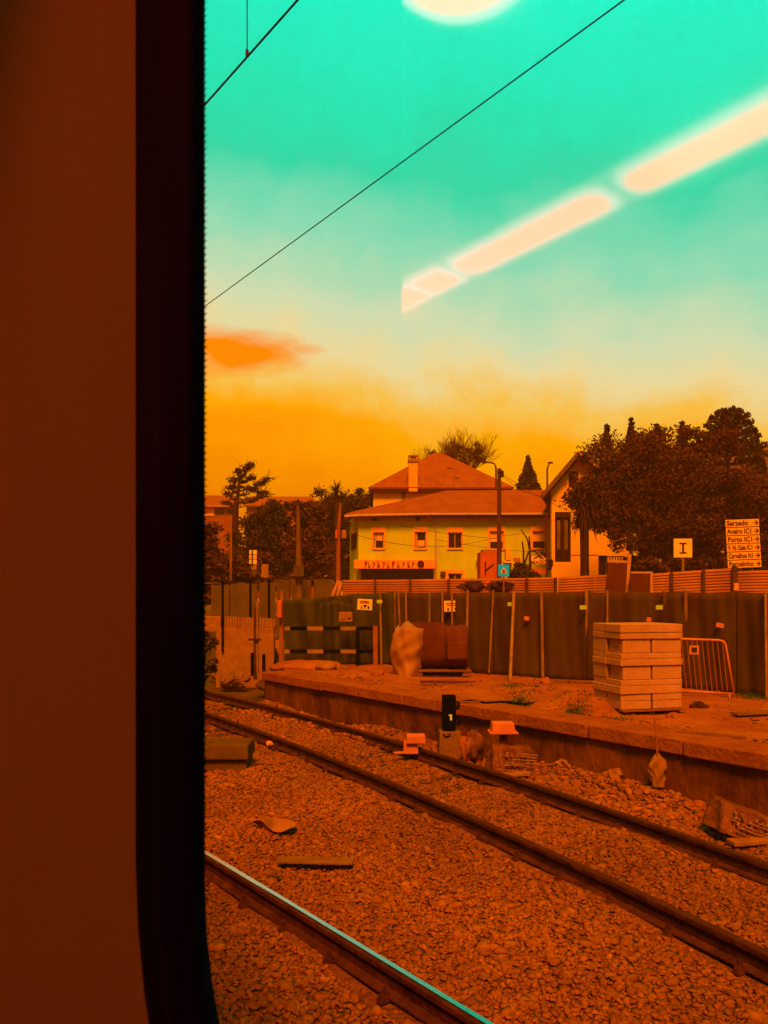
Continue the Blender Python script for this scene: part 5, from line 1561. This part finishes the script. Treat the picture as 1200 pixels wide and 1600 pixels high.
def tree(name, label, base, blobs, D_, n_per, n_leaf, size, seed, mt, trunk_r=0.2, trunk_top=None, cat='tree', dj=0.8, shell=0.3, group=None):
    t = thing(name, label, cat, tuple(base), group)
    C, Rd = clumps(blobs, D_, n_per, seed, dj)
    m = MB()
    tt = trunk_top or Vector((base.x, D_, sum(c[2] for c in C) / len(C)))
    m.tube([base, base.lerp(tt, 0.5) + Vector((0.08, 0, 0)), tt], [trunk_r, trunk_r * 0.8, trunk_r * 0.5], 8)
    r_ = random.Random(seed)
    for c in r_.sample(C, min(len(C), 14)):
        s0 = base.lerp(tt, r_.uniform(0.55, 0.98)); cc = Vector(c)
        m.tube([s0, s0.lerp(cc, 0.5) + Vector((0, 0, 0.15)), cc], [trunk_r * 0.4, trunk_r * 0.25, trunk_r * 0.1], 5, cap=False)
    m.build('trunk', M['bark'], t, smooth=True)
    V, Fq, tone = leaves(C, Rd, n_leaf, size, seed, shell=shell)
    np_mesh('crown', V, Fq, mt, t, col=tone)
    return t
BT = 36.0
tree('broad_tree', 'broad dense dark evergreen tree in front of the white house', P(1040, 930, BT), 
     [(1040, 760, 95, 85), (1010, 830, 70, 30), (1090, 840, 80, 30), (1160, 850, 50, 26), (1045, 725, 85, 62), (985, 755, 65, 70), (1120, 755, 75, 65), (1180, 800, 50, 45), (940, 770, 50, 50), (950, 745, 55, 62), (905, 775, 26, 22), (1000, 705, 50, 40), (1090, 700, 60, 40), (1150, 762, 62, 42), (1195, 795, 40, 48), (1060, 820, 90, 40), (960, 815, 45, 35), (1120, 815, 60, 40), (1000, 850, 45, 22), (1080, 850, 70, 22), (1180, 845, 25, 20), (1215, 790, 40, 46), (925, 800, 30, 40)], BT, 30, 150000, 0.092, 21, M['leaf_dark'], 0.32, P(1040, 790, BT), dj=0.7, shell=0.2)
# cypress tips and araucaria behind it
def conifer(name, label, px, py_top, py_base, wpx, D_, seed, n, size, mt, base_y=935, tiers=17, sparse=False):
    r_ = np.random.default_rng(seed)
    top, bot = P(px, py_top, D_), P(px, py_base, D_)
    t = thing(name, label, 'tree', tuple(P(px, base_y, D_)))
    m = MB(); m.tube([P(px, base_y, D_), top], [0.16, 0.02], 6)
    H = top.z - bot.z; Wm = wpx / F * D_ / 2
    C = []; Rd = []
    for i in range(tiers):
        f = (i + 0.4) / tiers; z_ = top.z - f * H; rad = Wm * (0.02 + 0.98 * f)
        nb = 5 + int(6 * f)
        for k in range(nb):
            an = 2 * math.pi * (k + r_.uniform(-.3, .3)) / nb
            tip = Vector((top.x + rad * r_.uniform(0.75, 1.05) * math.cos(an), D_ + rad * math.sin(an), z_ - 0.12 * H / tiers * 2 + (0.25 * rad if sparse else 0)))
            st = Vector((top.x, D_, z_))
            m.tube([st, tip], [0.03, 0.012], 4, cap=False)
            for q in np.linspace(0.25, 1.0, 5):
                p = st.lerp(tip, q); C.append((p.x, p.y, p.z)); s_ = 0.11 * Wm * (1.2 - 0.5 * q) * (0.35 + f) + 0.03; Rd.append((s_, s_, s_ * 0.55))
    m.build('trunk', M['bark'], t)
    V, Fq, tone = leaves(C, Rd, n, size, seed, shell=0.1)
    np_mesh('crown', V, Fq, mt, t, col=tone)
    return t
conifer('conifer', 'small pointed conifer between the rear roof and the white gable', 825, 712, 768, 42, 60, 31, 5200, 0.19, M['leaf_green'])
conifer('cypress_tree', 'leftmost cypress tip above the broad tree', 948, 663, 760, 40, 48, 32, 4200, 0.2, M['leaf_green'])
conifer('cypress_tree', 'tall cypress tip second from left above the broad tree', 986, 652, 760, 46, 49, 33, 4800, 0.2, M['leaf_green'])
conifer('cypress_tree', 'third cypress tip above the middle of the broad tree', 1026, 662, 760, 50, 50, 34, 4200, 0.2, M['leaf_green'])
conifer('cypress_tree', 'short cypress tip left of the flat-topped conifer', 1066, 658, 750, 44, 50, 37, 3800, 0.2, M['leaf_green'])
conifer('cypress_tree', 'small cypress tip at the right edge below the flat-topped conifer', 1181, 672, 740, 34, 47, 35, 3000, 0.17, M['leaf_green'])
# flat-topped conifer with upswept layered boughs
t = thing('layered_conifer', 'flat-topped conifer with upswept layered boughs above the broad tree', 'tree', tuple(P(1138, 935, 46)))
m = MB(); m.tube([P(1138, 935, 46), P(1136, 650, 46)], [0.25, 0.05], 6)
C = []; Rd = []; rr2 = np.random.default_rng(8)
for i, (py, half) in enumerate(((643, 16), (652, 26), (662, 32), (674, 36), (686, 44), (700, 52), (715, 56))):
    for k in range(11):
        an = 2 * math.pi * k / 11 + i
        tip = P(1138, py, 46) + Vector((half / F * 46 * math.cos(an), half / F * 46 * math.sin(an), 0)); st = P(1137, py + 12, 46)
        m.tube([st, st.lerp(tip, 0.6) + Vector((0, 0, -0.1)), tip], [0.04, 0.025, 0.012], 4, cap=False)
        for q in np.linspace(0.35, 1, 5):
            p = st.lerp(tip, q); C.append((p.x, p.y, p.z)); Rd.append((0.22, 0.22, 0.09))
m.build('trunk', M['bark'], t)
V, Fq, tone = leaves(C, Rd, 7000, 0.17, 41, shell=0.1); np_mesh('crown', V, Fq, M['leaf_green'], t, col=tone)

# cabbage palm trunk with skirt left of the broad tree
t = thing('cabbage_palm', 'stout palm trunk with hanging dead leaf skirt before the white house', 'palm', tuple(P(913, 935, 34)))
m = MB(); m.tube([P(914, 960, 34), P(913.5, 880, 34), P(913, 825, 34), P(912, 790, 34)], [0.24, 0.20, 0.21, 0.19], 12); m.build('trunk', M['bark'], t, smooth=True)
m = MB(); rq = random.Random(4)
for i in range(170):
    an = rq.uniform(0, 6.28); p0 = P(912, rq.uniform(780, 822), 34); ln = rq.uniform(0.5, 1.15)
    d = Vector((math.cos(an), math.sin(an), rq.uniform(-0.5, 0.9))).normalized()
    tip = p0 + d * ln * 0.8 + Vector((0, 0, -ln * rq.uniform(0.2, 0.9))); mid = p0 + d * ln * 0.5 + Vector((0, 0, 0.05))
    sdv = Vector((-math.sin(an), math.cos(an), 0)) * 0.035
    m.add([p0 - sdv, p0 + sdv, mid + sdv, mid - sdv, tip], [(0, 1, 2, 3), (3, 2, 4)])
m.build('frond_skirt', M['bark'], t)

# bare trees behind the rear house
def bare(name, label, px, py_base, py_top, D_, seed, depth=4, r0=0.12, n=3, spread=0.75, many=5):
    base = P(px, 935, D_)
    t = thing(name, label, 'tree', tuple(base))
    m = MB(); fork = P(px, py_base, D_)
    m.tube([base, fork], [r0 * 1.5, r0], 6); rq = random.Random(seed)
    for k in range(many):
        tip = P(px + (k - many / 2 + 0.5) / many * 120 + rq.uniform(-5, 5), py_top + 2 + 30 * (2 * (k + 0.5) / many - 1) ** 2 + rq.uniform(0, 16), D_); tip.y += rq.uniform(-1, 1)
        st = fork; ed_ = st.lerp(tip, 0.55)
        branches(m, st, ed_, r0 * 0.6, depth, seed * 7 + k, spread, 0.22, n)
    m.build('trunk', M['twig'], t)
    C, Rd = clumps([(px - 20, py_top + 28, 28, 22), (px + 16, py_top + 22, 32, 22), (px, py_top + 12, 26, 14)], D_, 16, seed)
    V, Fq, tone = leaves(C, Rd, 2600, 0.10, seed, shell=0.05, elong=3.0); np_mesh('crown', V, Fq, M['leaf_brown'], t, col=tone)
    return t
bare('bare_tree', 'bare twiggy tree behind the apex of the rear roof', 716, 750, 690, 66, 3, 4, 0.17, 4, 0.8, 13)
# vine by the shop sign
t = thing('bare_vine', 'bare curving vine stems in front of the yellow wall', 'plant', tuple(P(826, 930, 40)))
m = MB()
for pts2 in ([(828, 890), (828, 862), (824, 842), (814, 827)], [(818, 890), (818, 860), (816, 846)], [(820, 880), (826, 862), (836, 861), (844, 870), (846, 878)], [(829, 890), (828, 856), (827, 838)]):
    m.tube([P(a, b, 40) for a, b in pts2], [0.06, 0.05, 0.04, 0.03, 0.02][:len(pts2)], 5)
m.build('stems', M['bark'], t)
C, Rd = clumps([(853, 865, 8, 6), (858, 880, 6, 10)], 39.5, 6, 77); V, Fq, tone = leaves(C, Rd, 500, 0.12, 78); np_mesh('foliage', V, Fq, M['leaf_dark'], t, col=tone)
def shrub(label, blobs, D_, n, size, seed, mt, base, n_per=12, cat='shrub'):
    t = thing('shrub', label, cat, tuple(base))
    C, Rd = clumps(blobs, D_, n_per, seed, 0.8)
    V, Fq, tone = leaves(C, Rd, n, size, seed, shell=0.15); np_mesh('foliage', V, Fq, mt, t, col=tone)
    m = MB(); rq = random.Random(seed)
    for c in rq.sample(C, min(8, len(C))):
        m.tube([base, Vector(c)], [0.04, 0.012], 4, cap=False)
    m.build('stem', M['bark'], t)
shrub('round dark shrub between the red kiosk and the shop sign', [(812, 893, 22, 20), (825, 900, 20, 18)], 39, 3600, 0.11, 51, M['leaf_green'], P(815, 930, 39))
shrub('low shrub row below the broad tree left of the direction sign', [(1100, 880, 34, 18), (1060, 885, 36, 18), (1010, 880, 30, 22)], 32, 5200, 0.12, 52, M['leaf_dark'], P(1060, 930, 32))
shrub('shrub behind the direction sign at the right edge', [(1190, 880, 18, 26), (1205, 860, 16, 20)], 33, 2400, 0.12, 53, M['leaf_green'], P(1192, 930, 33))
# windswept tree at left
WT = 42.0
t = thing('windswept_tree', 'windswept tree with fine flattened boughs at left', 'tree', tuple(P(364, 935, WT)))
m = MB(); m.tube([P(363, 935, WT), P(366, 850, WT), P(368, 800, WT), P(372, 770, WT), P(374, 745, WT)], [0.22, 0.19, 0.16, 0.1, 0.05], 8)
C = []; Rd = []; rq = random.Random(2)
boughs = [((370, 790), (345, 782)), ((371, 782), (350, 768)), ((371, 785), (402, 785)), ((372, 780), (418, 778)), ((372, 775), (398, 762)), ((373, 768), (422, 751)), ((373, 765), (362, 748)), ((373, 755), (392, 745)), ((374, 750), (384, 730)), ((374, 752), (370, 733)), ((373, 762), (405, 752)), ((372, 772), (354, 757)), ((374, 748), (395, 728)), ((373, 758), (412, 768))]
for (a_, b_) in boughs:
    p0 = P(*a_, WT); p1 = P(*b_, WT); p1.y += rq.uniform(-1.2, 1.2)
    mid = p0.lerp(p1, 0.5) + Vector((0, 0, -0.12))
    m.tube([p0, mid, p1], [0.06, 0.04, 0.015], 5, cap=False)
    branches(m, mid, p1, 0.025, 2, rq.randint(0, 999), 0.5, 0.1, 3)
    for q in np.linspace(0.35, 1.0, 5):
        p = mid.lerp(p1, q) if q > 0.5 else p0.lerp(mid, q * 2)
        C.append((p.x, p.y, p.z + 0.05)); Rd.append((0.34, 0.3, 0.13))
m.build('trunk', M['bark'], t)
V, Fq, tone = leaves(C, Rd, 2300, 0.075, 61, shell=0.1, elong=3.2); np_mesh('crown', V, Fq, M['leaf_brown'], t, col=tone)
# dark hedge trees at left, one by one
hedge = [
    ('dark tree at the far left edge under the pale far building', [(318, 860, 32, 50), (330, 900, 30, 40)], 33, 5000, 91),
    ('rounded dark tree right of the windswept trunk', [(425, 815, 42, 38), (400, 850, 40, 50), (440, 870, 40, 50)], 40, 9000, 92),
    ('dense dark tree behind the tapered concrete pole', [(478, 815, 32, 38), (470, 860, 36, 50), (495, 880, 34, 44)], 38, 8000, 93),
    ('tallest dark tree behind the slim wooden pole', [(520, 790, 40, 30), (510, 830, 36, 46), (540, 850, 32, 56), (545, 795, 34, 28)], 52, 8500, 94),
    ('dark tree hugging the left end of the yellow house', [(563, 783, 22, 20), (555, 800, 24, 24)], 62, 3600, 95),
    ('low dark bush mass under the stacked plates', [(380, 890, 50, 34), (345, 900, 30, 34)], 36, 6500, 96),
]
for lb, bl, D_, n, sd_ in hedge:
    px = sum(b[0] for b in bl) / len(bl)
    tree('hedge_tree', lb, P(px, 945, D_), bl, D_, 26, n * 2, 0.13, sd_, M['leaf_dark'] if sd_ in (91, 93, 96) else M['leaf_green'], 0.16, None, dj=0.7, shell=0.1, group='dark trees at the left of the street')
tree('hedge_tree', 'long low dark thicket far behind the concrete pole', P(450, 945, 66), [(330, 890, 45, 40), (400, 880, 50, 44), (470, 880, 50, 44), (530, 885, 40, 44), (575, 890, 30, 40)], 66, 26, 12000, 0.3, 97, M['leaf_dark'], 0.2, None, dj=0.5, shell=0.1, group='dark trees at the left of the street')
tree('hedge_tree', 'dark trees continuing the street row beyond the window edge at left', P(200, 945, 52), [(90, 870, 60, 60), (180, 860, 60, 66), (260, 865, 50, 60)], 52, 24, 9000, 0.22, 99, M['leaf_dark'], 0.2, None, dj=0.6, shell=0.1)
tree('hedge_tree', 'dark thicket under the crown of the broad tree', P(1090, 945, 41), [(1000, 885, 30, 34), (1050, 880, 40, 34), (1110, 880, 45, 34), (1170, 880, 45, 34), (1220, 880, 40, 34)], 41, 24, 12000, 0.2, 98, M['leaf_dark'], 0.2, None, dj=0.5, shell=0.1)
# palm-like tuft on top of the tall tree
t = thing('palm_tuft', 'spiky palm head rising above the dark trees at left', 'palm', tuple(P(526, 935, 50)))
m = MB(); m.tube([P(526, 935, 50), P(526, 768, 50)], [0.2, 0.12], 8); m.build('trunk', M['bark'], t)
m = MB(); rq = random.Random(6)
for (px, n) in ((526, 60),):
    for i in range(n):
        an = rq.uniform(0, 6.28); el_ = rq.uniform(-0.4, 1.3); c = P(px, 768, 50); ln = rq.uniform(0.55, 0.95)
        d = Vector((math.cos(an) * math.cos(el_), math.sin(an) * math.cos(el_), math.sin(el_))); tip = c + d * ln; s_ = Vector((-math.sin(an), math.cos(an), 0)) * 0.05
        m.add([c - s_, c + s_, c + d * ln * 0.5 + s_, c + d * ln * 0.5 - s_, tip], [(0, 1, 2, 3), (3, 2, 4)])
m.build('fronds', M['bark'], t)
# bush at lower left by the wall
shrub('dark bush at the left window edge in front of the low wall', [(318, 1015, 20, 34), (325, 1045, 16, 20)], 19.5, 3200, 0.09, 71, M['leaf_green'], G(318, 1066, -0.1))
shrub('small leafy weed clump on the platform edge', [(815, 1088, 12, 9), (806, 1094, 18, 7)], 12.6, 1500, 0.045, 72, M['leaf_green'], G(812, 1100, ZP), cat='weed')
# grass: stuff
def grass(px0, px1, py0, py1, n, hmax, seed, z=ZP):
    r_ = random.Random(seed); V = []; Fc = []
    for i in range(n):
        q = G(r_.gauss((px0 + px1) / 2, (px1 - px0) / 5), r_.gauss((py0 + py1) / 2, (py1 - py0) / 4.5), z); q.z = z + hump(q.x, q.y) - 0.03; an = r_.uniform(0, 6.28); h = r_.uniform(0.4, 1) * hmax
        s_ = Vector((math.cos(an), math.sin(an), 0)) * 0.008; tip = q + Vector((r_.uniform(-.5, .5) * h, r_.uniform(-.5, .5) * h, h))
        o_ = len(V); V += [tuple(q - s_), tuple(q + s_), tuple(tip)]; Fc.append((o_, o_ + 1, o_ + 2))
    return np.array(V), np.array(Fc)
gv = []; gf = []; off = 0
for args in ((868, 930, 1108, 1120, 900, 0.07, 1), (770, 845, 1092, 1106, 800, 0.07, 2), (775, 820, 1074, 1082, 400, 0.05, 3), (1140, 1220, 1080, 1092, 500, 0.08, 4), (855, 890, 1096, 1112, 200, 0.06, 5), (930, 1000, 1120, 1124, 120, 0.05, 6)):
    v_2, f_2 = grass(*args); gv.append(v_2); gf.append(f_2 + off); off += len(v_2)
gv = np.concatenate(gv); gf = np.concatenate(gf)
tag(np_mesh('grass', gv, gf, M['grass'], kind='stuff', col=np.clip(rng.normal(0.95, 0.25, len(gv)), 0.4, 1.5)), 'sparse green grass tufts along the platform edge', 'grass')
# loose stones and clods on the platform top
npl = 2600
uu = rng.uniform(0, 1, (npl, 2)); pts3 = []
for a_, b_ in uu:
    q = e0 + en * (COPW + 0.1) + ed * (a_ * 15) + en * (b_ * b_ * 7.5)
    pts3.append((q.x, q.y))
pts3 = np.array(pts3)
scatter_stones('platform_gravel', pts3, rng.uniform(0.012, 0.04, npl), np.array([ZP - 0.02 + hump(a, b) for a, b in pts3]), M['stone'])
# loose rubble in the trough between far rail and wall
nrb = 1500
sv = rng.uniform(0, 14, nrb); pv = rng.uniform(0.05, 0.75, nrb)
pts4 = np.array([[(e0 + ed * s_ - en * p_).x, (e0 + ed * s_ - en * p_).y] for s_, p_ in zip(sv, pv)])
scatter_stones('rubble_gravel', pts4, rng.uniform(0.03, 0.075, nrb), np.array([bed_z(a, b) + 0.02 for a, b in pts4]), M['stone'])

# ================================================================== HAZE: orange air added to lift shadows, for the veil of the window glass
hm = bpy.data.materials.new('haze'); hm.use_nodes = True
ht_ = hm.node_tree
ht_.nodes.remove(ht_.nodes['Principled BSDF'])
pv_ = ht_.nodes.new('ShaderNodeVolumePrincipled')
pv_.inputs['Color'].default_value = (0.95, 0.24, 0.02, 1)
pv_.inputs['Density'].default_value = 0.0015
pv_.inputs['Anisotropy'].default_value = 0.0
ht_.links.new(pv_.outputs[0], ht_.nodes['Material Output'].inputs['Volume'])
m = MB(); m.bounds(-560, 560, -120, 1060, -1.5, 17.5)
hz_ = m.build('haze', hm); hz_['kind'] = 'stuff'
